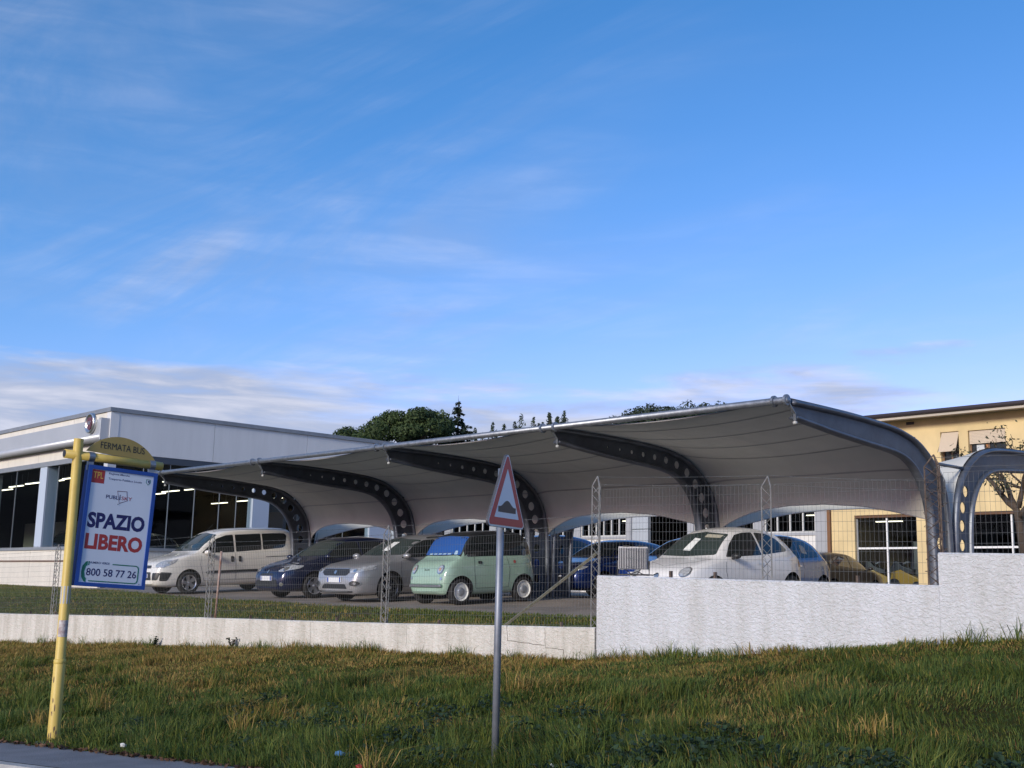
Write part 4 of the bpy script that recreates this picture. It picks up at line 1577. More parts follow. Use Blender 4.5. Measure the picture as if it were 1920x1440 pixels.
SPVAN = dict(L=4.39, r=0.315, wheels=(0.92, 3.675), rim='alloy5',
             top=[(0, .55), (.04, .74), (.15, .88), (.45, 1.0), (.9, 1.10), (1.12, 1.165), (1.45, 1.43), (1.8, 1.66), (2.05, 1.765), (2.5, 1.825), (3.4, 1.85), (4.05, 1.83), (4.25, 1.74), (4.32, 1.4), (4.36, 1.0), (4.39, .6)],
             belt=[(0, .52), (.15, .80), (.45, .92), (1.1, 1.06), (2.0, 1.11), (3.2, 1.16), (4.1, 1.19), (4.3, 1.1), (4.39, .55)],
             w=[(0, .62), (.05, .70), (.18, .79), (.5, .865), (.9, .905), (4.0, .91), (4.25, .89), (4.34, .85), (4.39, .78)],
             roofw=[(0, .52), (.5, .74), (1.12, .80), (1.8, .70), (2.4, .715), (4.05, .715), (4.28, .72), (4.39, .62)],
             bot=[(0, .30), (.08, .24), (.4, .2), (4.0, .22), (4.3, .28), (4.39, .36)])
SPPUN = dict(L=4.03, r=0.30, wheels=(0.86, 3.37), rim='alloy5',
             top=[(0, .50), (.03, .62), (.14, .74), (.4, .84), (.85, .945), (1.05, 1.0), (1.45, 1.24), (1.8, 1.405), (2.15, 1.475), (2.6, 1.49), (3.2, 1.45), (3.6, 1.34), (3.83, 1.08), (3.96, .82), (4.03, .52)],
             belt=[(0, .47), (.14, .66), (.4, .78), (1.0, .90), (1.8, .945), (2.8, .99), (3.5, 1.01), (3.83, .93), (4.03, .49)],
             w=[(0, .50), (.05, .62), (.16, .71), (.45, .795), (.9, .845), (2.0, .855), (3.3, .85), (3.75, .80), (3.96, .68), (4.03, .5)],
             roofw=[(0, .44), (.4, .66), (1.0, .72), (1.8, .59), (2.2, .575), (3.2, .56), (3.7, .6), (4.03, .45)],
             bot=[(0, .27), (.08, .20), (.4, .17), (3.6, .18), (3.93, .26), (4.03, .36)])
SPTIPO = dict(L=4.37, r=0.315, wheels=(0.90, 3.54), rim='alloy10', rimm=M_ALLOYD,
              top=[(0, .50), (.03, .64), (.10, .77), (.35, .86), (.8, .935), (1.15, 1.0), (1.6, 1.26), (1.98, 1.42), (2.35, 1.485), (2.8, 1.495), (3.4, 1.45), (3.9, 1.32), (4.15, 1.1), (4.3, .85), (4.37, .55)],
              belt=[(0, .47), (.10, .68), (.35, .79), (1.1, .91), (2.0, .955), (3.0, .985), (3.8, 1.0), (4.15, .93), (4.37, .5)],
              w=[(0, .58), (.05, .69), (.16, .78), (.45, .85), (.9, .89), (2.0, .895), (3.6, .89), (4.05, .84), (4.28, .73), (4.37, .55)],
              roofw=[(0, .48), (.4, .7), (1.1, .75), (1.98, .61), (2.4, .60), (3.4, .59), (4.0, .62), (4.37, .5)],
              bot=[(0, .25), (.08, .19), (.4, .17), (3.9, .18), (4.25, .26), (4.37, .36)])


def cross(a, kz=1.08, kw=1.0):
    d = dict(a)
    for k in ('top', 'belt', 'bot'):
        d[k] = sc_tab(a[k], 1, kz)
    d['r'] = a['r'] * 1.04
    return d


def hatch_details(c, rear_door=True, lamp=True, kz=1.0):
    """windows, gaps, handles, lamps common to the five door hatchbacks"""
    T = c.fn['top']
    z = lambda v: v * kz
    k = c.sp['L'] / 4.03
    y = lambda v: v * k
    bz = lambda v: c.fn['belt'](y(v)) + 0.035
    c.both('side_window', [(y(1.18), bz(1.18)), (y(1.62), z(1.24)), (y(1.92), z(1.355)), (y(2.22), z(1.375)), (y(2.26), bz(2.26))], M_CGLASS)
    c.both('side_window', [(y(2.32), bz(2.32)), (y(2.28), z(1.375)), (y(2.85), z(1.35)), (y(3.12), z(1.28)), (y(3.22), bz(3.22) + .02)], M_CGLASS)
    c.both('quarter_window', [(y(3.28), bz(3.28) + .03), (y(3.2), z(1.265)), (y(3.42), z(1.18)), (y(3.5), bz(3.5) + .06)], M_CGLASS)
    w0, w1 = c.fn['roofw'](y(1.05)) * .97, c.fn['roofw'](y(1.8)) * .97
    c.patch('windscreen', [(-w0, z(1.03)), (0, z(1.0) + .012), (w0, z(1.03)), (w1, z(1.365)), (0, z(1.41)), (-w1, z(1.365))], 'front', M_SCREEN)
    c.patch('rear_window', [(-.55, z(1.02)), (.55, z(1.02)), (.48, z(1.32)), (-.48, z(1.32))], 'rear', M_CGLASS)
    for yy_ in (2.29,):
        c.strip('door_gap', [(y(yy_), bz(yy_)), (y(yy_ + .01), z(.35))], 'side', M_SEAMD, 0.004, 0.0)
    c.strip('door_gap', [(y(1.14), bz(1.14)), (y(1.10), z(.7)), (y(1.14), z(.34))], 'side', M_SEAMD, 0.004, 0.0)
    c.strip('door_gap', [(y(3.28), bz(3.28)), (y(3.2), z(.8)), (y(3.0), z(.55))], 'side', M_SEAMD, 0.004, 0.0)
    c.strip('sill_gap', [(y(1.14), z(.33)), (y(2.95), z(.34))], 'side', M_SEAMD, 0.004, 0.0)
    c.handle(y(2.12), z(.86))
    c.handle(y(3.02), z(.89))
    c.both('tail_lamp', [(y(3.72), z(.80)), (y(3.80), z(1.08)), (y(3.93), z(.9)), (y(3.94), z(.78))], M_TAIL, 0.006)


# --- white van beside the showroom
P_CREAM = paint('cream_white_paint', (0.78, 0.75, 0.68))
van = Car('parked_van', 'cream white passenger van parked nearest the showroom, side towards the wall', SPVAN, -30.84, 15.17, -0.028, P_CREAM, cat='van')
van.both('side_window', [(1.30, 1.12), (1.80, 1.52), (2.08, 1.61), (2.30, 1.625), (2.30, 1.135)], M_CGLASS)
van.both('side_window', [(2.36, 1.14), (2.36, 1.63), (3.18, 1.66), (3.18, 1.19)], M_CGLASS)
van.both('side_window', [(3.23, 1.19), (3.23, 1.66), (3.98, 1.66), (4.05, 1.6), (3.97, 1.30), (3.88, 1.24)], M_CGLASS)
van.patch('windscreen', [(-.74, 1.19), (0, 1.18), (.74, 1.19), (.65, 1.63), (0, 1.70), (-.65, 1.63)], 'front', M_SCREEN)
van.patch('rear_window', [(-.6, 1.15), (.6, 1.15), (.55, 1.6), (-.55, 1.6)], 'rear', M_CGLASS)
van.both('tail_lamp', [(4.22, .88), (4.22, 1.34), (4.33, 1.34), (4.35, .88)], M_TAIL, 0.008)
van.patch('headlamp', [(-.80, .74), (-.56, .74), (-.52, .82), (-.62, .92), (-.80, .95)], 'front', M_LAMP, 0.008, step=.03)
van.patch('headlamp', [(.80, .74), (.56, .74), (.52, .82), (.62, .92), (.80, .95)], 'front', M_LAMP, 0.008, step=.03)
van.both('headlamp_side', [(.17, .75), (.22, .88), (.62, .97), (.50, .86), (.30, .78)], M_LAMP, 0.008, step=.03)
van.patch('lower_grille', [(-.44, .40), (.44, .40), (.40, .62), (-.40, .62)], 'front', M_DARK, 0.006)
van.patch('upper_grille', [(-.36, .72), (.36, .72), (.32, .80), (-.32, .80)], 'front', M_DARK, 0.006)
for sg in (-1, 1):
    van.patch('fog_lamp_bezel', [(sg * .50, .40), (sg * .70, .40), (sg * .76, .60), (sg * .52, .60)], 'front', M_DARK, 0.008)
van.both('bumper_corner', [(.10, .38), (.30, .38), (.42, .60), (.12, .62)], M_DARK, 0.006, step=.03)
van.both('rub_strip', [(1.42, .55), (3.02, .57), (3.05, .61), (3.02, .645), (1.45, .625), (1.39, .59)], M_DARK, 0.014, step=.04)
van.strip('door_gap', [(2.33, 1.12), (2.34, .36)], 'side', M_SEAMD, .004, 0)
van.strip('door_gap', [(1.28, 1.10), (1.24, .8), (1.36, .36)], 'side', M_SEAMD, .004, 0)
van.strip('sliding_door_rail', [(3.30, .985), (4.18, 1.0)], 'side', M_SEAMD, .009, 0)
van.strip('sill_gap', [(1.36, .36), (3.25, .37)], 'side', M_SEAMD, .004, 0)
van.strip('roof_gutter', [(1.62, 1.66), (2.0, 1.735), (2.6, 1.775), (4.1, 1.775)], 'side', M_SEAMD, .008, 0)
for hy in (2.22, 2.46):
    van.both('door_handle', [(hy - .045, .86), (hy + .045, .86), (hy + .045, 1.02), (hy - .045, 1.02)], M_DARK, 0.015, step=.02)
van.mirror(1.42, 1.10, P_CREAM, 1.25)
van.plate(.52)
ab = MB()
ab.tube((-0.25, 1.98, 1.74), (-0.25, 2.2, 1.95), 0.006, 5)
ab.build('aerial', M_DARK, van.root)

# --- dark blue hatchback
P_NAVY = paint('navy_paint', (0.008, 0.014, 0.05), 0.3)
pun = Car('parked_car', 'dark navy hatchback with slanted clear headlamps beside the cream van', SPPUN, -25.12, 15.55, -0.02, P_NAVY, 'cars under the front carport')
hatch_details(pun)
for sg in (-1, 1):
    h = pun.patch('headlamp', [(sg * .42, .66), (sg * .60, .645), (sg * .78, .72), (sg * .79, .80), (sg * .62, .79), (sg * .46, .72)], 'front', M_LAMP, .008, step=.03)
    pun.ell('headlamp_reflector', (sg * .60, .715), .06, .05, 'front', M_LAMPI, .012, h)
    pun.ell('fog_lamp', (sg * .60, .36), .045, .045, 'front', M_LAMPI, .008)
pun.both('headlamp_side', [(.18, .70), (.26, .73), (.52, .85), (.46, .86), (.24, .80)], M_LAMP, .008, step=.03)
pun.patch('lower_grille', [(-.5, .30), (.5, .30), (.46, .46), (-.46, .46)], 'front', M_DARK, .006)
pun.patch('upper_grille', [(-.30, .57), (.30, .57), (.26, .62), (-.26, .62)], 'front', M_DARK, .006)
pun.ell('badge', (0, .66), .036, .036, 'front', M_CHROME, .01)
pun.plate(.50)
pun.mirror(1.22, .97, P_NAVY)

# --- silver hatchback
P_SILV = paint('silver_paint', (0.42, 0.42, 0.43), 0.5, 0.33)
tip = Car('parked_car', 'silver hatchback with black mesh grille beside the mint green microcar', SPTIPO, -21.82, 15.25, 0.03, P_SILV, 'cars under the front carport')
hatch_details(tip)
tip.patch('grille', [(-.40, .60), (.40, .60), (.50, .68), (.44, .735), (-.44, .735), (-.50, .68)], 'front', M_DARK, .008, step=.03)
tip.patch('grille_chrome', [(-.43, .736), (.43, .736), (.44, .752), (-.44, .752)], 'front', M_CHROME, .012, step=.03)
tip.ell('badge', (0, .675), .04, .04, 'front', M_CHROME, .014)
for sg in (-1, 1):
    h = tip.patch('headlamp', [(sg * .50, .655), (sg * .70, .655), (sg * .84, .72), (sg * .84, .775), (sg * .66, .755), (sg * .47, .72)], 'front', M_LAMP, .009, step=.03)
    tip.ell('headlamp_reflector', (sg * .63, .70), .05, .032, 'front', M_LAMPI, .013, h)
    b_ = tip.ell('fog_lamp_bezel', (sg * .65, .43), .125, .075, 'front', M_CHROME, .008)
    tip.ell('fog_lamp_recess', (sg * .65, .43), .105, .058, 'front', M_DARK, .012, b_)
    tip.ell('fog_lamp', (sg * .67, .43), .03, .03, 'front', M_LAMPI, .016, b_, step=.02)
tip.both('headlamp_side', [(.18, .69), (.28, .73), (.60, .815), (.40, .81), (.22, .775)], M_LAMP, .008, step=.03)
tip.patch('lower_grille', [(-.46, .315), (.46, .315), (.38, .42), (-.38, .42)], 'front', M_DARK, .008)
tip.patch('chin', [(-.6, .235), (.6, .235), (.62, .27), (-.62, .27)], 'front', M_DARK, .006)
tip.plate(.51)
tip.mirror(1.35, .98, P_SILV, 1.1)
tip.patch('price_sheet', [(-.02, 1.12), (.20, 1.12), (.20, 1.32), (0, 1.32)], 'front', M_SHEET, .007, spline=False)
tip.strip('roof_bar', [(-.58, 2.2), (-.58, 3.3)], 'top', M_DARK, .012, .02)
tip.strip('roof_bar', [(.58, 2.2), (.58, 3.3)], 'top', M_DARK, .012, .02)

# --- mint green microcar
P_MINT = paint('mint_green_paint', (0.31, 0.45, 0.35), 0.0, 0.35)
M_SUNB = mat('blue_windscreen_cover', (0.02, 0.085, 0.30), 0.35)
top_ = Car('parked_microcar', 'mint green two seat microcar with round lamps and blue covered windscreen', SPTOPO, -19.20, 15.72, -0.06, P_MINT, 'cars under the front carport')
c = top_
c.both('side_window', [(.58, .985), (.74, 1.36), (.90, 1.425), (1.42, 1.435), (1.42, .99)], M_CGLASS)
c.both('side_window', [(1.46, .99), (1.46, 1.44), (2.02, 1.42), (2.17, 1.36), (2.24, 1.02), (2.18, .99)], M_CGLASS)
c.both('roof_rail_panel', [(.62, 1.33), (.78, 1.455), (1.1, 1.495), (2.05, 1.485), (2.22, 1.40), (2.05, 1.435), (.92, 1.442), (.74, 1.39)], M_ROOFB, .003, step=.04)
c.both('rear_pillar', [(2.19, 1.36), (2.24, 1.36), (2.33, 1.02), (2.26, 1.02)], M_ROOFB, .003, step=.04)
c.patch('black_roof', [(-.58, .74), (0, .72), (.58, .74), (.60, 1.6), (.58, 2.2), (0, 2.24), (-.58, 2.2), (-.60, 1.6)], 'top', M_ROOFB, .003)
c.patch('windscreen', [(-.63, 1.015), (0, 1.005), (.63, 1.015), (.58, 1.40), (0, 1.43), (-.58, 1.40)], 'front', M_SCREEN, .003)
c.patch('windscreen_cover', [(-.61, 1.025), (0, 1.018), (.61, 1.025), (.565, 1.395), (0, 1.418), (-.565, 1.395)], 'front', M_SUNB, .007)
c.patch('cover_print', [(.40, 1.03), (.52, 1.03), (.50, 1.11), (.42, 1.11)], 'front', mat('pale_blue_print', (0.35, 0.5, 0.62), 0.5), .011, step=.03)
for i in range(5):
    x = -.46 + i * .16
    c.patch('cover_print', [(x, 1.03), (x + .11, 1.03), (x + .13, 1.055), (x + .02, 1.055)], 'front', MATS['pale_blue_print'], .011, step=.03, spline=False)
c.patch('rear_window', [(-.48, 1.0), (.48, 1.0), (.42, 1.35), (-.42, 1.35)], 'rear', M_CGLASS)
for sg in (-1, 1):
    b_ = c.ell('headlamp', (sg * .45, .73), .088, .092, 'front', M_CHROME, .012)
    c.ell('headlamp_lens', (sg * .45, .73), .07, .074, 'front', M_LAMP, .018, b_)
    c.ell('headlamp_bulb', (sg * .45, .73), .028, .03, 'front', mat('amber_lens', (.5, .3, .2), .2), .024, b_, .02)
    c.ell('side_lamp', (sg * .52, .545), .03, .03, 'front', M_CHROME, .010, None, .02)
me = text_mesh('FIAT', 0.085, frame_mtx((0, 0.052, .70), (1, 0, 0), (0, -0.45, 1)), 0.004, 0.002)
link('nose_lettering', me, M_DARK, c.root)
c.patch('bumper_bar', [(-.54, .375), (.54, .375), (.55, .40), (.54, .425), (-.54, .425), (-.55, .40)], 'front', M_CHROME, .035, step=.03)
c.patch('bumper_bar_shadow', [(-.56, .36), (.56, .36), (.57, .40), (.56, .44), (-.56, .44), (-.57, .40)], 'front', mat('shaded_mint_paint', (.10, .2, .14), .4), .012, step=.03)  # bumper bar's shadow painted on the nose as a darker green patch
c.strip('door_gap', [(.78, .98), (.76, .7), (.80, .34)], 'side', M_SEAMD, .004, 0)
c.strip('door_gap', [(1.66, .98), (1.72, .7), (1.68, .34)], 'side', M_SEAMD, .004, 0)
c.strip('sill_gap', [(.80, .33), (1.70, .33)], 'side', M_SEAMD, .004, 0)
c.strip('side_crease', [(.80, .80), (2.2, .82)], 'side', P_MINT, .006, 0)
c.patch('door_handle', [(.86, .83), (.96, .83), (.96, .89), (.86, .89)], 'side+', M_DARK, .012, step=.02)
c.ell('side_emblem', (1.86, .86), .035, .035, 'side+', mat('red_emblem', (.4, .06, .05), .4), .006, None, .02)
c.both('wheel_arch_trim', [(.60, .26), (.72, .26), (.72, .40), (.66, .5), (.62, .42)], M_DARK, .002, step=.03)

# --- white city car behind the tall wall
P_WHITE = paint('white_paint_car', (0.80, 0.79, 0.77))
def small_details(c, P_):
    c.both('side_window', [(1.06, .945), (1.30, 1.17), (1.55, 1.335), (1.80, 1.375), (2.06, 1.38), (2.08, .965)], M_CGLASS)
    c.both('quarter_window', [(2.13, .97), (2.12, 1.375), (2.5, 1.35), (2.74, 1.25), (2.90, 1.06), (2.86, 1.02)], M_CGLASS)
    c.patch('windscreen', [(-.62, .985), (0, .965), (.62, .985), (.51, 1.35), (0, 1.40), (-.51, 1.35)], 'front', M_SCREEN)
    c.patch('rear_window', [(-.50, 1.03), (.50, 1.03), (.42, 1.33), (-.42, 1.33)], 'rear', M_CGLASS)
    c.strip('door_gap', [(1.03, .93), (.98, .7), (1.06, .33)], 'side', M_SEAMD, .004, 0)
    c.strip('door_gap', [(2.11, .96), (2.18, .75), (2.12, .34)], 'side', M_SEAMD, .004, 0)
    c.strip('bonnet_gap', [(-.66, .78), (-.5, .5), (0, .25), (.5, .5), (.66, .78)], 'top', M_SEAMD, .003, 0)
    c.handle(1.98, .80, M_CHROME)
    for sg in (-1, 1):
        b_ = c.ell('headlamp', (sg * .56, .70), .10, .085, 'front', M_CHROME, .010)
        c.ell('headlamp_lens', (sg * .56, .70), .085, .07, 'front', M_LAMP, .016, b_)
        c.ell('side_lamp', (sg * .53, .50), .06, .055, 'front', M_LAMP, .010)
    c.ell('badge', (0, .64), .05, .05, 'front', M_CHROME, .012)
    c.patch('chrome_moustache', [(-.30, .60), (.30, .60), (.30, .615), (-.30, .615)], 'front', M_CHROME, .012, step=.03)
    c.patch('lower_grille', [(-.42, .28), (.42, .28), (.36, .38), (-.36, .38)], 'front', M_DARK, .006)
    c.both('tail_lamp', [(3.22, .72), (3.26, .90), (3.36, .86), (3.40, .72)], M_TAIL, .006)
    c.plate(.45, .50)


wc = Car('parked_car', 'white three door city car with a white price sheet, right behind the tall wall', SP500, -13.32, 16.1, -0.03, P_WHITE, 'cars under the front carport')
small_details(wc, P_WHITE)
wc.mirror(1.20, .93, M_DARK, 0.95)
wc.patch('price_sheet', [(-.16, 1.07), (.02, 1.06), (.07, 1.27), (-.08, 1.29)], 'front', M_SHEET, .007, spline=False)
wc.patch('sun_visor', [(.12, 1.30), (.46, 1.28), (.46, 1.33), (.12, 1.355)], 'front', mat('beige_visor', (.4, .38, .3), .7), .007, spline=False)
P_LBLUE = paint('pale_blue_paint', (0.13, 0.22, 0.40), 0.25)
lb = Car('parked_car', 'pale blue city car parked just behind the white city car', SP500, -15.05, 20.05, 0.0, P_LBLUE, 'cars under the rear carport')
small_details(lb, P_LBLUE)
lb.patch('price_sheet', [(2.22, 1.08), (2.42, 1.06), (2.40, 1.24), (2.24, 1.26)], 'side+', M_SHEET, .007, spline=False)

# --- blue cars under the rear carport
P_BLUE = paint('bright_blue_paint', (0.012, 0.05, 0.26), 0.3)
P_BLUE2 = paint('mid_blue_paint', (0.010, 0.035, 0.17), 0.3)
for (x, y, sp, pm, lab, kz) in ((-20.35, 20.75, SPPUN, P_BLUE2, 'mid blue hatchback seen behind the dark strut between carport columns', 1.0),
                                (-17.75, 20.75, cross(SPPUN, 1.03), P_BLUE, 'bright blue hatchback half hidden by the floodlight and white city car', 1.03),
                                (-23.1, 20.75, cross(SPTIPO, 1.12), P_BLUE, 'tall blue car whose rear shows above the mint microcar', 1.12)):
    cc = Car('parked_car', lab, sp, x, y, 0.0, pm, 'cars under the rear carport')
    hatch_details(cc, kz=kz)
    for sg in (-1, 1):
        cc.patch('headlamp', [(sg * .44, .64 * kz), (sg * .70, .66 * kz), (sg * .76, .76 * kz), (sg * .5, .72 * kz)], 'front', M_LAMP, .008, step=.03)
    cc.patch('grille', [(-.4, .34 * kz), (.4, .34 * kz), (.4, .5 * kz), (-.4, .5 * kz)], 'front', M_DARK, .006)
    cc.plate(.55 * kz)
    cc.mirror(1.28, .97 * kz, pm)
P_BRN = mat('dark_bronze_paint', (0.022, 0.018, 0.016), 0.3, 0.0, spec=0.3)
dk = Car('parked_car', 'dark brown hatchback parked in front of the yellow building', SPPUN, -20.75, 36.1, math.pi, P_BRN)
hatch_details(dk)
for sg in (-1, 1):
    dk.patch('headlamp', [(sg * .44, .64), (sg * .70, .66), (sg * .76, .76), (sg * .5, .72)], 'front', M_LAMP, .008, step=.03)
dk.patch('grille', [(-.4, .34), (.4, .34), (.4, .5), (-.4, .5)], 'front', M_DARK, .006)
dk.plate(.55)
dk.mirror(1.28, .97, P_BRN)
# --- cars inside the showroom
P_BLK = paint('black_paint', (0.012, 0.012, 0.013))
P_GREY = paint('blue_grey_paint', (0.20, 0.26, 0.30), 0.4)
P_TEAL = paint('steel_blue_paint', (0.04, 0.10, 0.17), 0.4)
for (x, y, yaw, sp, pm, lab, kz, rails) in ((-45.6, 20.6, math.pi / 2, cross(SPPUN, 1.10), P_BLK, 'black car with roof rails behind the left showroom window', 1.10, True),
                                     (-41.6, 18.9, 0.6, SPTIPO, P_GREY, 'grey blue car behind the showroom corner window', 1.0, False),
                                     (-39.9, 20.9, -1.2, SPTIPO, P_TEAL, 'dark teal car behind the side showroom window', 1.0, False)):
    cc = Car('display_car', lab, sp, x, y, yaw, pm, 'cars in the showroom', z=0.25)
    hatch_details(cc, kz=kz)
    for sg in (-1, 1):
        cc.patch('headlamp', [(sg * .44, .64 * kz), (sg * .70, .66 * kz), (sg * .76, .76 * kz), (sg * .5, .72 * kz)], 'front', M_LAMP, .008, step=.03)
    cc.patch('grille', [(-.4, .34 * kz), (.4, .34 * kz), (.4, .5 * kz), (-.4, .5 * kz)], 'front', M_DARK, .006)
    cc.plate(.55 * kz)
    if rails:
        for sg in (-1, 1):
            hz = [cc.bvh.ray_cast(Vector((sg * .52, yv, 5)), Vector((0, 0, -1)))[0].z for yv in (2.1, 2.25, 3.2, 3.35)]
            b_ = MB()
            b_.sweep([(sg * .52, 2.1, hz[0]), (sg * .52, 2.25, hz[1] + .07), (sg * .52, 3.2, hz[2] + .07), (sg * .52, 3.35, hz[3])], .014, 6)
            b_.build('roof_rail', M_DARK, cc.root, True)
# --- two yellow ride-on machines behind the shop window
M_YMAC = mat('machine_yellow', (0.42, 0.23, 0.015), 0.35, coat=0.4)
for (x, y, rz, lab) in ((-23.05, YY + 1.25, 0.35, 'yellow and black ride-on machine on the left behind the shop window'), (-21.75, YY + 1.0, 0.15, 'yellow and black ride-on machine on the right behind the shop window')):
    t_ = thing('ride_on_machine', lab, 'machine', (x, y, 0.2), rz, 'machines in the shop window')
    me = plate_mesh([[(-.55, .30), (-.50, .62), (-.20, .70), (.10, .55), (.55, .34), (.62, .18), (.30, .16), (-.30, .20)]], 0.19, frame_mtx((0, 0, 0), (1, 0, 0), (0, 0, 1)), 0.03)
    link('bonnet', me, M_YMAC, t_)
    me = plate_mesh([[(-.62, .64), (-.50, .86), (-.40, 1.02), (-.30, 1.0), (-.15, .84), (.22, .72), (.20, .60), (-.2, .70)]], 0.17, frame_mtx((0, 0, 0), (1, 0, 0), (0, 0, 1)), 0.03)
    link('seat', me, M_DARK, t_)
    b_ = MB()
    b_.sweep([(.12, 0, .6), (-.02, 0, .98)], .02, 6)
    b_.build('steering_column', M_DARK, t_)
    b_ = MB()
    b_.sweep([(-.03 + .13 * math.cos(a) * .8, .15 * math.sin(a), .99 + .05 * math.cos(a)) for a in np.linspace(0, 2 * math.pi, 17)], .014, 5)
    b_.build('steering_wheel', mat('grey_grip', (.35, .36, .38), .5), t_)
    for wx, wr in ((-.42, .20), (.42, .15)):
        for sg in (-1, 1):
            b_ = MB()
            b_.lathe([(sg * .19, wr * .5), (sg * .19, wr - .03), (sg * .205, wr), (sg * .30, wr), (sg * .315, wr - .03), (sg * .315, wr * .5), (sg * .30, 0)], 20, 'y', (wx, 0, wr))
            b_.build('wheel', M_BLACK, t_, True)

# ---------------------------------------------------------------- bus stop sign
M_YPOLE = mat('chipped_yellow_paint', (0.66, 0.49, 0.12), 0.5, col2=(0.55, 0.39, 0.09), vscale=5, bump=0.05, bscale=40)
M_YPLATE = mat('dull_yellow_plate', (0.36, 0.265, 0.08), 0.55, var=0.08, vscale=4)
M_BLUEF = mat('blue_sign_frame', (0.015, 0.07, 0.32), 0.65, var=0.1, vscale=4)
M_FACE = mat('pale_sign_face', (0.66, 0.71, 0.79), 0.35, var=0.03, vscale=2)
M_NAVY = mat('navy_print', (0.012, 0.012, 0.10), 0.5)
M_REDP = mat('red_print', (0.38, 0.035, 0.035), 0.5)
M_GRNP = mat('green_print', (0.01, 0.16, 0.10), 0.5)
M_BLKP = mat('black_print', (0.015, 0.015, 0.02), 0.5)
bs = thing('bus_stop_sign', 'yellow pole bus stop sign with blue framed hanging panel at the kerb', 'bus stop', (-10.82, 4.555, -1.485))
q = MB()
q.sweep([(0, 0, -0.1), (0, 0, 0.70), (0, 0, 0.71), (0, 0, 2.775)], [0.056, 0.052, 0.046, 0.045], 18)
pole = q.build('pole', M_YPOLE, bs)
autosmooth(pole)
q = MB()
q.lathe([(0.69, 0.046), (0.70, 0.0545), (0.73, 0.0545), (0.74, 0.046)], 18, 'z')
q.build('pole_collar', M_YPOLE, pole, True)
for (z0, z1, nm, mt_) in ((1.24, 1.40, 'grey_band', mat('bare_primer_band', (0.42, 0.43, 0.44), 0.5, var=0.15, vscale=12)), (0.94, 1.09, 'sticker', mat('torn_white_sticker', (0.62, 0.60, 0.58), 0.6, col2=(0.30, 0.20, 0.20), vscale=24))):
    q = MB()
    vs, fs = [], []
    for i in range(10):
        a = R(-75 + i * 14) if nm == 'sticker' else R(i * 40)
        for z in (z0, z1):
            vs.append((0.0472 * math.cos(a), 0.0472 * math.sin(a), z))
    fs = [(2 * i, 2 * i + 2, 2 * i + 3, 2 * i + 1) for i in range(9)]
    q.add(vs, fs)
    q.build(nm, mt_, pole, True)
for k in range(9):
    a = random.uniform(-1.3, 0.6)
    z = random.uniform(0.05, 0.66)
    q = MB()
    rr_ = 0.0555 - 0.0035 * z / 0.7
    vs = []
    for i in range(7):
        t = 2 * math.pi * i / 7
        da, dz = 0.16 * random.uniform(.5, 1) * math.cos(t), 0.028 * random.uniform(.5, 1.3) * math.sin(t)
        vs.append((rr_ * math.cos(a + da), rr_ * math.sin(a + da), z + dz))
    q.add(vs, [tuple(range(7))])
    q.build('paint_chip', mat('exposed_rust', (0.16, 0.10, 0.07), 0.9, var=0.3, vscale=30), pole)
q = MB()
q.tube((0, -0.125, 2.625), (0, 0.86, 2.585), 0.042, 16)
bar = q.build('crossbar', M_YPOLE, bs, True)
for y_, z_, s_ in ((-0.127, 2.625, -1), (0.862, 2.585, 1)):
    q = MB()
    q.lathe([(y_ - 0.002 * s_, 0.034), (y_ + 0.001 * s_, 0.034), (y_ + 0.001 * s_, 0.0)], 16, 'y', (0, 0, z_))
    q.build('tube_end', M_BLKP, bar)
arc = [(0.43 + 0.433 * math.sin(t), 2.645 - 0.248 + 0.433 * math.cos(t) - 0.03 * math.sin(t)) for t in np.linspace(-0.96, 0.96, 28)]
arch = link('header_plate', plate_mesh([arc], 0.006, frame_mtx((0.012, 0, 0), (0, 1, 0), (0, 0, 1))), M_YPLATE, bs)


def print_on(parent, body, cy, cz, w, h, mt_, x, bold=0.0, name='lettering', shear=0.0, slope=0.0):
    me = text_mesh(body, 1.0, None, 0.0, bold, shear=shear)
    xs_ = [v.co.x for v in me.vertices]
    ys_ = [v.co.y for v in me.vertices]
    cx0, cy0 = (max(xs_) + min(xs_)) / 2, (max(ys_) + min(ys_)) / 2
    mm = frame_mtx((x, cy, cz), (0, 1, slope), (0, 0, 1)) @ Matrix.Diagonal((w / (max(xs_) - min(xs_)), h / (max(ys_) - min(ys_)), 1, 1)) @ Matrix.Translation((-cx0, -cy0, 0))
    me.transform(mm)
    return link(name, me, mt_, parent)


print_on(arch, 'FERMATA BUS', 0.435, 2.728, 0.45, 0.064, M_BLKP, 0.0195, 0.0, slope=-0.05)
for y_ in (0.13, 0.75):
    q = MB()
    q.lathe([(y_ - 0.028, 0.044), (y_ - 0.028, 0.048), (y_ + 0.028, 0.048), (y_ + 0.028, 0.044)], 16, 'y', (0, 0, 2.615 - 0.04 * (y_ - 0.13)))
    q.box((-0.012, y_ - 0.03, 2.49), (0.012, y_ + 0.03, 2.575))
    q.build('clamp', M_GALV, bs)
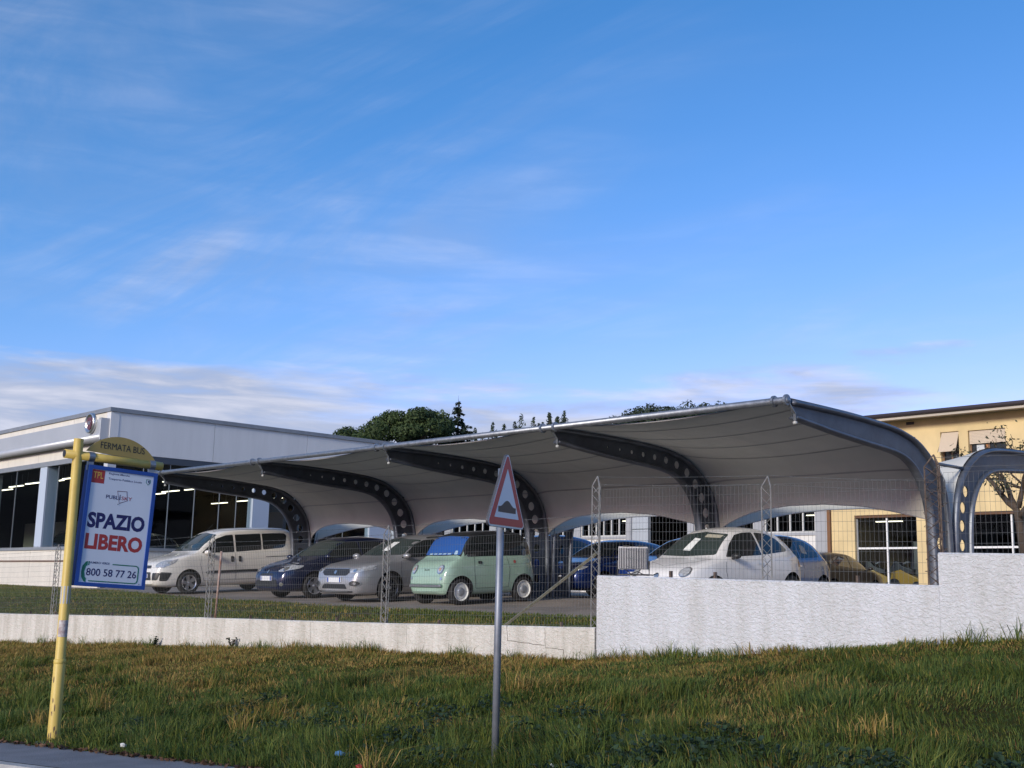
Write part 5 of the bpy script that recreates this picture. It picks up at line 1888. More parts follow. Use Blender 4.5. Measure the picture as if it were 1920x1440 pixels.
# hanging panel, its own origin at the middle of the top edge
PH, PW = 1.135, 0.70
q = MB()
fr_t = 0.036
q.box((-0.06, -PW / 2, -PH), (0.022, PW / 2, 0))
panel = q.build('panel', M_BLUEF, bs)
panel.location = (0.0, 0.46, 2.525)
panel.rotation_euler = (-0.045, 0, 0)
for (a, b, c_, d) in ((-PW / 2, PW / 2, -fr_t, 0), (-PW / 2, PW / 2, -PH, -PH + fr_t), (-PW / 2, -PW / 2 + fr_t, -PH + fr_t, -fr_t), (PW / 2 - fr_t, PW / 2, -PH + fr_t, -fr_t)):
    q = MB()
    q.box((0.0225, a, c_), (0.036, b, d))
    q.build('frame_rail', M_BLUEF, panel)
q = MB()
q.box((0.0222, -PW / 2 + fr_t - .001, -PH + fr_t - .001), (0.027, PW / 2 - fr_t + .001, -fr_t + .001))
q.build('face', M_FACE, panel)
X_ = 0.0278
q = MB()
q.box((0.0271, -0.312, -0.165), (X_, -0.185, -0.04))
sq = q.build('red_square', M_REDP, panel)
print_on(panel, 'TPL', -0.248, -0.090, 0.098, 0.062, mat('yellow_print', (.7, .45, .08), .5), X_ + .001, .004)
print_on(panel, 'Regione Marche', -0.04, -0.063, 0.21, 0.024, M_NAVY, X_, .006)
print_on(panel, 'Trasporto Pubblico Locale', 0.025, -0.112, 0.34, 0.026, M_NAVY, X_, .006)
crest = [(-.018, .022), (.018, .022), (.018, -.006), (0, -.024), (-.018, -.006)]
link('crest', plate_mesh([[(a * 1.25, b * 1.25) for a, b in crest], crest], .0006, frame_mtx((X_, 0.262, -0.098), (0, 1, 0), (0, 0, 1))), M_GRNP, panel)
link('crest', plate_mesh([[(-.004, .014), (.012, .018), (.013, -.012), (.002, -.006)]], .0006, frame_mtx((X_, 0.262, -0.098), (0, 1, 0), (0, 0, 1))), M_NAVY, panel)
print_on(panel, 'PUBL', -0.085, -0.283, 0.125, 0.036, M_NAVY, X_, .012)
print_on(panel, 'i', -0.008, -0.276, 0.012, 0.05, M_NAVY, X_, .012)
print_on(panel, 'SKY', 0.062, -0.283, 0.108, 0.036, M_REDP, X_, .006)
rect = [(-.052, .058), (.048, .062), (.062, -.028), (-.02, -.062)]
inn_ = [(-.047, .053), (.044, .057), (.057, -.026), (-.019, -.056)]
link('logo_outline', plate_mesh([rect, inn_], .0006, frame_mtx((X_ - .0002, 0.01, -0.275), (0, 1, 0), (0, 0, 1))), mat('maroon_print', (.12, .03, .06), .5), panel)
print_on(panel, 'SPAZIO', -0.012, -0.515, 0.575, 0.150, M_NAVY, X_, .042)
print_on(panel, 'LIBERO', -0.012, -0.715, 0.575, 0.150, M_REDP, X_, .042)
print_on(panel, 'NUMERO VERDE', -0.13, -0.912, 0.20, 0.020, M_NAVY, X_, .012)
print_on(panel, '800 58 77 26', 0.0, -1.0, 0.50, 0.070, M_NAVY, X_, .012)
# green outline with a telephone handset
go = [(0.0, .088), (.24, .088), (.262, .078), (.272, .055), (.272, -.055), (.262, -.078), (.24, -.088), (-.22, -.088), (-.22, -.078), (.236, -.078), (.252, -.072), (.261, -.052), (.261, .052), (.252, .072), (.236, .078), (0.0, .078)]
link('green_outline', plate_mesh([go], .0006, frame_mtx((X_, 0.0, -1.0), (0, 1, 0), (0, 0, 1))), M_GRNP, panel)
hs = [(-.265, .092), (-.245, .098), (-.245, .06), (-.258, .05), (-.268, 0), (-.258, -.05), (-.245, -.06), (-.245, -.098), (-.265, -.092), (-.292, -.05), (-.298, 0), (-.292, .05)]
link('handset', plate_mesh([hs], .0006, frame_mtx((X_, 0.0, -1.0), (0, 1, 0), (0, 0, 1))), M_GRNP, panel)
link('handset', plate_mesh([[(-.238, .06), (-.228, .064), (-.228, .098), (-.238, .098)]], .0006, frame_mtx((X_, 0.0, -1.0), (0, 1, 0), (0, 0, 1))), M_GRNP, panel)
for y_, z_ in ((-0.02, -0.345), (-0.02, -PH + 0.055), (0.285, -PH + 0.05)):
    q = MB()
    q.lathe([(0.0275, .006), (0.030, .005), (0.030, 0)], 8, 'x', (0, y_, z_))
    q.build('screw', M_GALV, panel)
q = MB()
q.lathe([(0, 0.17), (0.02, 0.16), (0.02, 0.0)], 14, 'z', (0, 0, -0.012))
q.build('footing', M_KERB, bs)

# ---------------------------------------------------------------- road hump warning sign
ts = thing('road_sign', 'red bordered triangular road hump sign on a grey pole in the grass', 'road sign', (-6.34, 5.875, -1.26))
q = MB()
q.tube((0, 0, -0.2), (0, 0, 2.12), 0.0265, 16)
q.build('pole', mat('grey_pole_steel', (0.24, 0.26, 0.30), 0.5, 0.5, var=0.15, vscale=8), ts, True)
pd = Vector((-0.371, 0.929, 0)).normalized()
pn = Vector((pd.y, -pd.x, 0))


def tri(side, rc, cz=0.0):
    """rounded triangle, centroid height cz above the base line"""
    h = side * math.sqrt(3) / 2
    V3 = [(-side / 2, 0), (side / 2, 0), (0, h)]
    cen = (0, h / 3)
    out = []
    for i, (vx, vy) in enumerate(V3):
        dx, dy = cen[0] - vx, cen[1] - vy
        l = math.hypot(dx, dy)
        ox, oy = vx + dx / l * 2 * rc, vy + dy / l * 2 * rc
        a0 = math.atan2(-dy, -dx)
        for t in np.linspace(-math.pi / 3, math.pi / 3, 7):
            out.append((ox + rc * math.cos(a0 + t), oy + rc * math.sin(a0 + t) ))
    return [(a, b - h / 3 + cz) for a, b in out]


CZ = 1.66 + 0.215
SM = lambda d: frame_mtx(pn * d + Vector((0, 0, CZ)), pd, (0, 0, 1))
s0 = 0.66
plate = link('plate', plate_mesh([tri(s0, 0.035)], 0.004, SM(0.045)), M_WHITE, ts)
link('rim', plate_mesh([tri(s0 + 0.006, 0.036), tri(s0 - 0.004, 0.034)], 0.010, SM(0.0385)), mat('dark_sign_back', (0.05, 0.055, 0.07), 0.6), plate)
link('red_border', plate_mesh([tri(s0 - 0.045, 0.022), tri(s0 - 0.235, 0.004)], 0.001, SM(0.0505)), mat('red_reflective', (0.50, 0.016, 0.025), 0.45), plate)
link('white_field', plate_mesh([tri(s0 - 0.238, 0.004)], 0.001, SM(0.0503)), mat('white_reflective', (0.74, 0.78, 0.84), 0.4), plate)
hump = [(-.150, -.082), (.150, -.082), (.150, -.040)] + [(a, -.040 + .046 * (math.cos(a / .125 * math.pi) + 1) / 2) for a in np.linspace(.125, -.125, 21)] + [(-.150, -.040)]
link('hump_symbol', plate_mesh([hump], 0.001, SM(0.0525)), M_BLKP, plate)
for z_ in (1.74, 1.95):
    q = MB()
    q.lathe([(z_ - 0.015, .027), (z_ - 0.015, .031), (z_ + 0.015, .031), (z_ + 0.015, .027)], 14, 'z')
    q.build('bracket', M_GALV, ts)

# ---------------------------------------------------------------- trees
M_BARK = mat('tree_bark', (0.075, 0.055, 0.04), 0.95, var=0.35, vscale=6, bump=0.5, bscale=18)


def leaf_mat(name, c0, c1):
    if name in MATS:
        return MATS[name]
    mt = bpy.data.materials.new(name)
    mt.use_nodes = True
    t = mt.node_tree
    b = t.nodes['Principled BSDF']
    b.inputs['Roughness'].default_value = 0.75
    at = t.nodes.new('ShaderNodeAttribute')
    at.attribute_name = 'tint'
    mx = t.nodes.new('ShaderNodeMix')
    mx.data_type = 'RGBA'
    mx.inputs[6].default_value = (*c0, 1)
    mx.inputs[7].default_value = (*c1, 1)
    t.links.new(at.outputs['Fac'], mx.inputs[0])
    t.links.new(mx.outputs[2], b.inputs['Base Color'])
    tr = t.nodes.new('ShaderNodeBsdfTranslucent')
    t.links.new(mx.outputs[2], tr.inputs[0])
    ms = t.nodes.new('ShaderNodeMixShader')
    ms.inputs[0].default_value = 0.25
    t.links.new(b.outputs[0], ms.inputs[1])
    t.links.new(tr.outputs[0], ms.inputs[2])
    t.links.new(ms.outputs[0], t.nodes['Material Output'].inputs[0])
    MATS[name] = mt
    return mt


def raw_mesh(name, V, quads=None, tris=None, tint=None, color=None):
    """fast mesh from numpy: V (n,3), faces as index arrays"""
    me = bpy.data.meshes.new(name)
    me.vertices.add(len(V))
    me.vertices.foreach_set('co', np.ascontiguousarray(V, np.float32).ravel())
    loops, starts, tot = [], [], []
    pos = 0
    for arr in (quads, tris):
        if arr is None or not len(arr):
            continue
        k = arr.shape[1]
        loops.append(arr.ravel())
        starts.append(pos + np.arange(len(arr)) * k)
        tot.append(np.full(len(arr), k))
        pos += arr.size
    lo = np.concatenate(loops).astype(np.int32)
    me.loops.add(len(lo))
    me.loops.foreach_set('vertex_index', lo)
    stt = np.concatenate(starts).astype(np.int32)
    me.polygons.add(len(stt))
    me.polygons.foreach_set('loop_start', stt)
    me.update(calc_edges=True)
    if tint is not None:
        a = me.attributes.new('tint', 'FLOAT', 'POINT')
        a.data.foreach_set('value', np.ascontiguousarray(tint, np.float32))
    if color is not None:
        a = me.attributes.new('tone', 'FLOAT_COLOR', 'POINT')
        c4 = np.ones((len(V), 4), np.float32)
        c4[:, :3] = color
        a.data.foreach_set('color', c4.ravel())
    me.validate()
    return me


def leaf_quads(P, N_, size, aspect=0.45, rng=RNG):
    """one pointed leaf face at each point P, roughly facing N_"""
    n = len(P)
    d = rng.normal(size=(n, 3))
    d -= (d * N_).sum(1)[:, None] * N_ * 0.6
    d /= np.linalg.norm(d, axis=1)[:, None]
    s = np.cross(N_ + rng.normal(size=(n, 3)) * 0.5, d)
    s /= np.linalg.norm(s, axis=1)[:, None] + 1e-9
    sz = size * rng.uniform(0.6, 1.35, n)[:, None]
    V = np.stack([P - d * sz * .5, P + s * sz * aspect * .5, P + d * sz * .5, P - s * sz * aspect * .5], 1).reshape(-1, 3)
    Q = np.arange(4 * n).reshape(n, 4)
    return V, Q


def blob_tree(name, label, loc, blobs, nleaf, size, mt, trunk_h, trunk_r, group=None, aspect=0.5, limbs=6):
    """trunk, limbs and a crown of leaf clumps spread over many lobes; blobs: (x, y, z, rx, rz)"""
    t_ = thing(name, label, 'tree', loc, 0, group)
    q = MB()
    q.sweep([(0, 0, -0.5), (0.05, 0, trunk_h * .4), (0.1, 0.05, trunk_h * .75), (0.0, 0, trunk_h)], [trunk_r * 1.25, trunk_r, trunk_r * .8, trunk_r * .5], 9)
    for k in range(min(limbs, len(blobs))):
        b = blobs[k]
        q.sweep([(0.03, 0, trunk_h * .7), (b[0] * .5, b[1] * .5, trunk_h * .7 + (b[2] - trunk_h * .7) * .6), (b[0], b[1], b[2])], [trunk_r * .45, trunk_r * .3, trunk_r * .1], 6)
    q.build('trunk', M_BARK, t_, True)
    B = np.array(blobs, float)
    vol = B[:, 3] ** 2
    idx = RNG.choice(len(B), nleaf, p=vol / vol.sum())
    d = RNG.normal(size=(nleaf, 3))
    d /= np.linalg.norm(d, axis=1)[:, None]
    rad = RNG.uniform(0.62, 1.22, nleaf) ** 0.7
    P = B[idx, :3] + d * np.stack([B[idx, 3], B[idx, 3], B[idx, 4]], 1) * rad[:, None]
    V, Q = leaf_quads(P, d, size, aspect)
    tn = np.clip(RNG.normal(0.45, 0.22, nleaf) + (RNG.random(len(B)) - .5)[idx] * 0.5, 0, 1)
    me = raw_mesh('crown', V, quads=Q, tint=np.repeat(tn, 4))
    link('crown', me, mt, t_)
    return t_


L_PINE = leaf_mat('pine_needles', (0.022, 0.046, 0.014), (0.085, 0.125, 0.036))
L_DARK = leaf_mat('dark_conifer_needles', (0.018, 0.034, 0.022), (0.055, 0.080, 0.045))
L_OLIVE = leaf_mat('olive_leaves', (0.035, 0.040, 0.022), (0.085, 0.095, 0.05))
L_CYP = leaf_mat('cypress_needles', (0.024, 0.042, 0.025), (0.065, 0.090, 0.05))
rnd = random.Random(5)
blobs = []
# umbrella-like pine crown, lower on the left
ax = Vector((0.685, 0.7286, 0))     # image right
for k in range(64):
    u = rnd.uniform(-3.3, 3.0)
    dep = rnd.uniform(-2.4, 2.4)
    topz = 10.4 + 0.55 * math.cos((u - 1.0) / 2.6) - (0.34 * (-(u + 0.6)) if u < -0.6 else 0)
    z = topz - abs(rnd.gauss(0, 0.9)) - 0.08 * dep * dep
    p = ax * u + Vector((-0.7286, 0.685, 0)) * dep
    blobs.append((p.x, p.y, z, rnd.uniform(.5, .85), rnd.uniform(.4, .65)))
blob_tree('pine_tree', 'broad dark green pine rising behind the showroom roof', (-59.2, 45.6, -0.2), blobs, 26000, 0.24, L_PINE, 8.5, 0.3, aspect=.4, limbs=12)


def conifer(name, label, loc, h, rbase, nlay, nleaf, size, mt, group=None, droop=0.25, z0=0.15, sparse=0.6):
    t_ = thing(name, label, 'tree', loc, 0, group)
    q = MB()
    q.sweep([(0, 0, -0.5), (0.04, 0.02, h * .5), (0, 0, h)], [0.02 * h, 0.012 * h, 0.004], 7)
    P, D = [], []
    for k in range(nlay):
        f = k / nlay
        z = h * (z0 + (0.97 - z0) * f) + rnd.uniform(-.12, .12)
        rr_ = rbase * (1 - f) ** 0.85 * rnd.uniform(.75, 1.1) + 0.08
        nb = max(3, int(7 * (1 - f) + 3))
        for j in range(nb):
            a = 2 * math.pi * (j + rnd.random() * .7) / nb + k
            L2 = rr_ * rnd.uniform(.6, 1.1)
            e = Vector((math.cos(a) * L2, math.sin(a) * L2, z - droop * L2 * rnd.uniform(.2, 1.0)))
            q.sweep([(0, 0, z), tuple(Vector((0, 0, z)).lerp(e, .5) + Vector((0, 0, .06 * L2))), tuple(e)], [0.006 * h * (1 - f) + .006, 0.004 * h * (1 - f) + .005, .003], 4)
            m_ = int(nleaf * L2 / rbase / nlay / 4) + 2
            for i in range(m_):
                t = rnd.uniform(.15, 1.05)
                c_ = Vector((0, 0, z)).lerp(e, t)
                P.append((c_.x + rnd.gauss(0, .08) * L2, c_.y + rnd.gauss(0, .08) * L2, c_.z + rnd.gauss(0, .05) + .03 * L2))
                D.append((math.cos(a) * .2, math.sin(a) * .2, 1))
    q.build('trunk', M_BARK, t_, True)
    P, D = np.array(P), np.array(D, float)
    D /= np.linalg.norm(D, axis=1)[:, None]
    V, Q = leaf_quads(P, D, size, .45)
    link('crown', raw_mesh('crown', V, quads=Q, tint=np.repeat(RNG.random(len(P)), 4)), mt, t_)


conifer('cedar_tree', 'slender layered cedar with bare tip beside the broad pine', (-58.7, 50.3, -0.2), 12.75, 4.6, 46, 60000, .26, L_DARK, droop=.42)


def spire(name, label, loc, h, r, n, mt, group, z0=.1):
    t_ = thing(name, label, 'tree', loc, 0, group)
    q = MB()
    q.sweep([(0, 0, -0.5), (0, 0, h * .97)], [.18, .03], 6)
    q.build('trunk', M_BARK, t_, True)
    ns = 8
    off = RNG.normal(0, .42 * r, (ns, 2))
    off[0] = 0
    hs_ = h * RNG.uniform(.88, .99, ns)
    hs_[0] = h
    sp_ = RNG.integers(0, ns, n)
    f = 1 - RNG.random(n) ** 1.25 * (1 - z0)
    a = RNG.uniform(0, 6.283, n)
    below = (1 - f) * hs_[sp_]                       # metres below that shoot's tip
    rad = np.minimum(.06 + .30 * below ** .8, .55 * r) * RNG.uniform(.35, 1.1, n)
    P = np.stack([off[sp_, 0] + rad * np.cos(a), off[sp_, 1] + rad * np.sin(a), hs_[sp_] * f], 1)
    D = np.stack([np.cos(a), np.sin(a), np.full(n, .5)], 1)
    D /= np.linalg.norm(D, axis=1)[:, None]
    V, Q = leaf_quads(P, D, .26, .32)
    link('crown', raw_mesh('crown', V, quads=Q, tint=np.repeat(RNG.random(n), 4)), mt, t_)


FAR = [(-69.6, 63.4, 13.4, 2.6, 'leftmost'), (-68.4, 64.7, 13.5, 2.7, ''), (-67.3, 65.8, 13.9, 2.5, ''), (-66.4, 66.7, 14.3, 2.2, ''), (-65.5, 67.5, 14.5, 2.0, '')]
labs = ['dark far conifer just right of the layered cedar', 'bushy far conifer, second right of the layered cedar', 'far conifer, third right of the layered cedar', 'narrow far cypress left of the second pipe joint', 'narrow tall far cypress above the second pipe joint']
for (x, y, h, r_, _), lb_ in zip(FAR, labs):
    spire('far_conifer', lb_, (x, y, -0.3), h, r_, 5000, L_CYP, 'far trees behind the carport')
FAR2 = [(-63.3, 70.0, 13.7, 'thin pale'), (-62.0, 71.3, 14.0, 'round'), (-60.5, 72.8, 14.8, 'dark'), (-58.8, 74.6, 14.8, 'broad'), (-57.1, 76.4, 15.1, 'green')]
labs = ['faint far tree at the left below the long pipe span', 'small round far tree below the pipe span', 'dark far tree in the middle of the long pipe span', 'broad far tree showing above the carport membrane', 'green far tree nearest the end arch tip']
for (x, y, h, _), lb_ in zip(FAR2, labs):
    bl = [(rnd.gauss(0, 1.0), rnd.gauss(0, 1.0), h - abs(rnd.gauss(0, 1.1)) - .5, rnd.uniform(.5, .9), rnd.uniform(.5, .9)) for _ in range(34)]
    blob_tree('far_tree', lb_, (x, y, -0.3), bl, 6000, .3, L_CYP, h - 2.5, .2, 'far trees behind the carport', .4)
spire('far_conifer', 'tiny far cypress tip above the showroom roof left of the pine', (-78.2, 54.6, -0.3), 12.5, .9, 900, L_CYP, 'far trees behind the carport')
spire('far_conifer', 'tiny second cypress tip beside it above the showroom roof', (-77.6, 55.2, -0.3), 12.2, .8, 900, L_CYP, 'far trees behind the carport')

# pruned tree in front of the yellow building
rtree = thing('pruned_tree', 'gnarled sparse tree in front of the yellow building', 'tree', (-13.3, 31.0, -0.2))
q = MB()
LP, LN = [], []


def branch(p, d, L2, r, depth):
    pts, rad = [tuple(p)], [r]
    c_ = Vector(p)
    d = Vector(d).normalized()
    n = 5
    for i in range(n):
        d = (d + Vector((rnd.gauss(0, .16), rnd.gauss(0, .16), rnd.gauss(0, .12)))).normalized()
        c_ = c_ + d * (L2 / n)
        pts.append(tuple(c_))
        rad.append(r * (1 - .5 * (i + 1) / n))
        if depth >= 2:
            for _ in range(5 if depth == 3 else 3):
                LP.append(tuple(c_ + Vector((rnd.gauss(0, .14), rnd.gauss(0, .14), rnd.gauss(0, .12)))))
                LN.append((rnd.gauss(0, 1), rnd.gauss(0, 1), 1.0))
    q.sweep(pts, rad, 7 if depth < 2 else 4)
    if depth < 3:
        for k in range(3 if depth else 4):
            t = rnd.randint(2, n)
            nd = (d + Vector((rnd.gauss(0, .75), rnd.gauss(0, .75), rnd.gauss(.1, .4)))).normalized()
            branch(pts[t], nd, L2 * rnd.uniform(.5, .72), rad[t] * .62, depth + 1)


q.sweep([(0.15, 0, -0.4), (0.1, 0, 1.0), (0.0, 0, 2.1), (-.08, 0, 2.6)], [.15, .12, .10, .085], 10)
branch((-.05, 0, 2.5), (-.75, -.1, .65), 1.4, .085, 1)
branch((-.06, 0, 2.55), (-.35, .1, 1.0), 1.5, .08, 1)
branch((0, 0, 2.3), (.75, .1, .8), 1.6, .09, 1)
branch((0, 0, 2.55), (.3, -.2, 1.0), 1.6, .075, 1)
q.build('trunk', M_BARK, rtree, True)
LP, LN = np.array(LP), np.array(LN)
LN /= np.linalg.norm(LN, axis=1)[:, None]
V, Q = leaf_quads(LP, LN, .11, .4)
link('crown', raw_mesh('crown', V, quads=Q, tint=np.repeat(RNG.random(len(LP)), 4)), L_OLIVE, rtree)

# ---------------------------------------------------------------- grass
def grass_mat():
    mt = bpy.data.materials.new('grass_blades')
    mt.use_nodes = True
    t = mt.node_tree
    b = t.nodes['Principled BSDF']
    b.inputs['Roughness'].default_value = 0.6
    b.inputs['Specular IOR Level'].default_value = 0.25
    at = t.nodes.new('ShaderNodeAttribute')
    at.attribute_name = 'tone'
    t.links.new(at.outputs['Color'], b.inputs['Base Color'])
    tr = t.nodes.new('ShaderNodeBsdfTranslucent')
    t.links.new(at.outputs['Color'], tr.inputs[0])
    ms = t.nodes.new('ShaderNodeMixShader')
    ms.inputs[0].default_value = 0.3
    t.links.new(b.outputs[0], ms.inputs[1])
    t.links.new(tr.outputs[0], ms.inputs[2])
    t.links.new(ms.outputs[0], t.nodes['Material Output'].inputs[0])
    return mt


M_GRASS = grass_mat()


def vnoise(x, y, seed, scale):
    r_ = np.random.default_rng(seed)
    G = r_.random((256, 256))
    u, v = np.abs(x * scale + 731.3), np.abs(y * scale + 419.7)
    i, j = u.astype(int), v.astype(int)
    fu, fv = u - i, v - j
    fu, fv = fu * fu * (3 - 2 * fu), fv * fv * (3 - 2 * fv)
    g_ = lambda a, b: G[a % 256, b % 256]
    return (g_(i, j) * (1 - fu) + g_(i + 1, j) * fu) * (1 - fv) + (g_(i, j + 1) * (1 - fu) + g_(i + 1, j + 1) * fu) * fv


def blades(X, Y, Z, H_, W_, tone, lean=0.7, flow=None):
    n = len(X)
    a = RNG.uniform(0, 2 * np.pi, n)
    la = RNG.uniform(0, 2 * np.pi, n)
    if flow is not None:
        la = flow + RNG.normal(0, 0.75, n)
    lm = np.abs(RNG.normal(0.35, lean, n)) * H_
    P = np.stack([X, Y, Z], 1)
    s = np.stack([np.cos(a), np.sin(a), np.zeros(n)], 1) * (W_ / 2)[:, None]
    ld = np.stack([np.cos(la) * lm, np.sin(la) * lm, np.zeros(n)], 1)
    hz = np.zeros((n, 3))
    hz[:, 2] = H_
    mid = P + ld * 0.32 + hz * 0.58
    tipz = np.clip(1.0 - 0.28 * (lm / H_) ** 2, 0.35, 1)
    tip = P + ld + hz * tipz[:, None]
    V = np.stack([P - s, P + s, mid + s * .8, mid - s * .8, tip], 1).reshape(-1, 3)
    b = np.arange(n)[:, None] * 5
    quads = b + np.array([[0, 1, 2, 3]])
    tris = b + np.array([[3, 2, 4]])
    return V, quads, tris, np.repeat(tone, 5, axis=0)


CAMD = np.array([fw.x, fw.y]) / math.hypot(fw.x, fw.y)
CAMR = np.array([rt.x, rt.y])


def keep_view(X, Y, k=0.50, marg=1.2):
    d = X * CAMD[0] + Y * CAMD[1]
    l = X * CAMR[0] + Y * CAMR[1]
    return (d > 4) & (np.abs(l) < d * k + marg), d


PAL = np.array([(0.088, 0.130, 0.026), (0.15, 0.165, 0.032), (0.32, 0.225, 0.06), (0.40, 0.27, 0.09), (0.040, 0.080, 0.020), (0.20, 0.095, 0.04)])
n0 = 520000
X = RNG.uniform(-29.5, 2.0, n0)
T = RNG.random(n0)
Y0_ = np.array([4.19 + (0.18 if x > -11.09 else 0.10) * (x + 11.09) for x in X])
Y1_ = np.interp(X, [p[0] for p in WALL], [p[1] for p in WALL])
Y = Y0_ + 0.02 + (Y1_ - Y0_ - 0.02) * T
kv, D = keep_view(X, Y)
acc = RNG.random(n0) < np.clip(1.25 - 0.042 * (D - 7), 0.45, 1)
# bare soil patches
bare = vnoise(X, Y, 3, 1.9)
acc &= ~((bare > 0.82) & (RNG.random(n0) < 0.45))
sel = kv & acc
X, Y, T, D = X[sel], Y[sel], T[sel], D[sel]
Z = np.array([z_bank(x, y) for x, y in zip(X, Y)])
nh = vnoise(X, Y, 5, 1.4) * .6 + vnoise(X, Y, 6, 4.5) * .4
dry = vnoise(X, Y, 8, .8) * .55 + vnoise(X, Y, 9, 3.0) * .45
H_ = (0.04 + 0.20 * nh ** 2.2) * RNG.uniform(.5, 1.35, len(X)) * (1.15 - 0.45 * T)
H_ *= np.where(T > .96, 1.25, 1.0)
W_ = RNG.uniform(.0045, .0085, len(X)) * np.clip(D / 11, .8, 1.5)
pd_ = np.clip(0.18 + 1.7 * (dry - .42) + 0.95 * (T - .45) - 0.040 * (X + 13), .03, .90)
u_ = RNG.random(len(X))
v_ = RNG.random(len(X))
ci = np.where(u_ < pd_, np.where(v_ < .45, 2, np.where(v_ < .70, 3, np.where(v_ < .9, 1, 5))), np.where(v_ < .48, 0, np.where(v_ < .74, 1, 4)))
tone = PAL[ci] * RNG.uniform(.7, 1.3, (len(X), 1))
flow = vnoise(X, Y, 31, .9) * 9.0 + vnoise(X, Y, 32, 2.6) * 4.0
V, Qd, Tr, cl_ = blades(X, Y, Z - .01, H_, W_, tone, .85, flow)
me = raw_mesh('bank_grass', V, Qd, Tr, color=cl_)
bgo = tag(link('bank_grass', me, M_GRASS), 'rough half dry grass growing on the roadside bank', 'grass', kind='stuff')
print('bank blades', len(X))

# short turf on the verge behind the low wall
n1 = 150000
X = RNG.uniform(-50, -9.5, n1)
T = RNG.random(n1)
ya = np.interp(X, [p[0] for p in WALL], [p[1] for p in WALL]) + .24
yb_ = np.array([y_edge(x) for x in X]) + RNG.normal(0, .08, n1)
Y = ya + (yb_ - ya) * T
kv, D = keep_view(X, Y)
kv &= RNG.random(n1) < np.clip(.35 + 1.2 * (vnoise(X, Y, 21, .9) - .3), .1, 1)
X, Y, T, D = X[kv], Y[kv], T[kv], D[kv]
Z = np.array([z_lot(x, y) for x, y in zip(X, Y)]) + .01
dry = vnoise(X, Y, 22, .6) * .6 + vnoise(X, Y, 23, 2.2) * .4
u_, v_ = RNG.random(len(X)), RNG.random(len(X))
ci = np.where(u_ < np.clip(1.6 * (dry - .38), .08, .75), np.where(v_ < .6, 2, 1), np.where(v_ < .6, 0, 1))
tone = PAL[ci] * RNG.uniform(.75, 1.25, (len(X), 1))
V, Qd, Tr, cl_ = blades(X, Y, Z, RNG.uniform(.02, .07, len(X)), RNG.uniform(.010, .018, len(X)), tone, .9)
tag(link('verge_turf', raw_mesh('verge_turf', V, Qd, Tr, color=cl_), M_GRASS), 'short patchy turf between the cream wall and the parked cars', 'grass', kind='stuff')

# taller tufts along the walls and clumps on the bank
tx, ty, th, tt = [], [], [], []
for k in range(150):
    if k < 70:
        x = rnd.uniform(-27, 0)
        y = y_wall(x) - rnd.uniform(.03, .22)
        nb, hh = rnd.randint(14, 40), rnd.uniform(.12, .26)
    else:
        x = rnd.uniform(-20, -1)
        y = y_kerb(x) + (y_wall(x) - y_kerb(x)) * rnd.uniform(.02, .6)
        nb, hh = rnd.randint(40, 110), rnd.uniform(.16, .32)
    g_ = rnd.random() < .75
    for _ in range(nb):
        tx.append(x + rnd.gauss(0, .07)); ty.append(y + rnd.gauss(0, .06)); th.append(hh * rnd.uniform(.5, 1.2)); tt.append((0 if rnd.random() < .6 else 1) if g_ else rnd.choice((1, 2, 3)))
tx, ty, th = np.array(tx), np.array(ty), np.array(th)
ty = np.minimum(ty, np.array([y_wall(x) - .015 for x in tx]))
tz = np.array([z_bank(x, y) for x, y in zip(tx, ty)])
tone = PAL[np.array(tt)] * RNG.uniform(.7, 1.35, (len(tx), 1))
V, Qd, Tr, cl_ = blades(tx, ty, tz - .01, th, RNG.uniform(.006, .010, len(tx)), tone, .75)
tag(link('grass_tufts', raw_mesh('grass_tufts', V, Qd, Tr, color=cl_), M_GRASS), 'longer green grass tufts on the bank and along the walls', 'grass', kind='stuff')

# broad leaved weeds and ivy in the near part of the bank
L_WEED = leaf_mat('weed_leaves', (0.010, 0.026, 0.016), (0.040, 0.078, 0.030))
LEAF2 = np.array([(0, 0, 0), (.38, .22, .10), (.30, .62, .12), (0, 1.0, 0), (-.30, .62, .12), (-.38, .22, .10)])


def weeds(name, label, cat, spots, kind='stuff'):
    Vs, Fq, tn = [], [], []
    k = 0
    for (x, y, h, n, rad, size) in spots:
        for _ in range(n):
            a = rnd.uniform(0, 6.283)
            rr_ = rad * math.sqrt(rnd.random())
            px, py = x + rr_ * math.cos(a), y + rr_ * math.sin(a)
            if py > y_wall(px) - .03 or py < y_kerb(px) + .03:
                continue
            pz = z_bank(px, py) + h * (1 - .7 * (rr_ / rad) ** 2) * rnd.uniform(.35, 1)
            s = size * rnd.uniform(.6, 1.3)
            M3 = (Matrix.Rotation(rnd.uniform(0, 6.283), 3, 'Z') @ Matrix.Rotation(rnd.gauss(-.1, .55), 3, 'X') @ Matrix.Rotation(rnd.gauss(0, .4), 3, 'Y'))
            L3 = (np.array(M3) @ (LEAF2 * s).T).T + np.array((px, py, pz))
            Vs.append(L3)
            Fq += [(k, k + 1, k + 2, k + 3), (k, k + 3, k + 4, k + 5)]
            tn += [rnd.random()] * 6
            k += 6
    me = raw_mesh(name, np.concatenate(Vs), quads=np.array(Fq), tint=np.array(tn))
    return tag(link(name, me, L_WEED), label, cat, kind=kind)


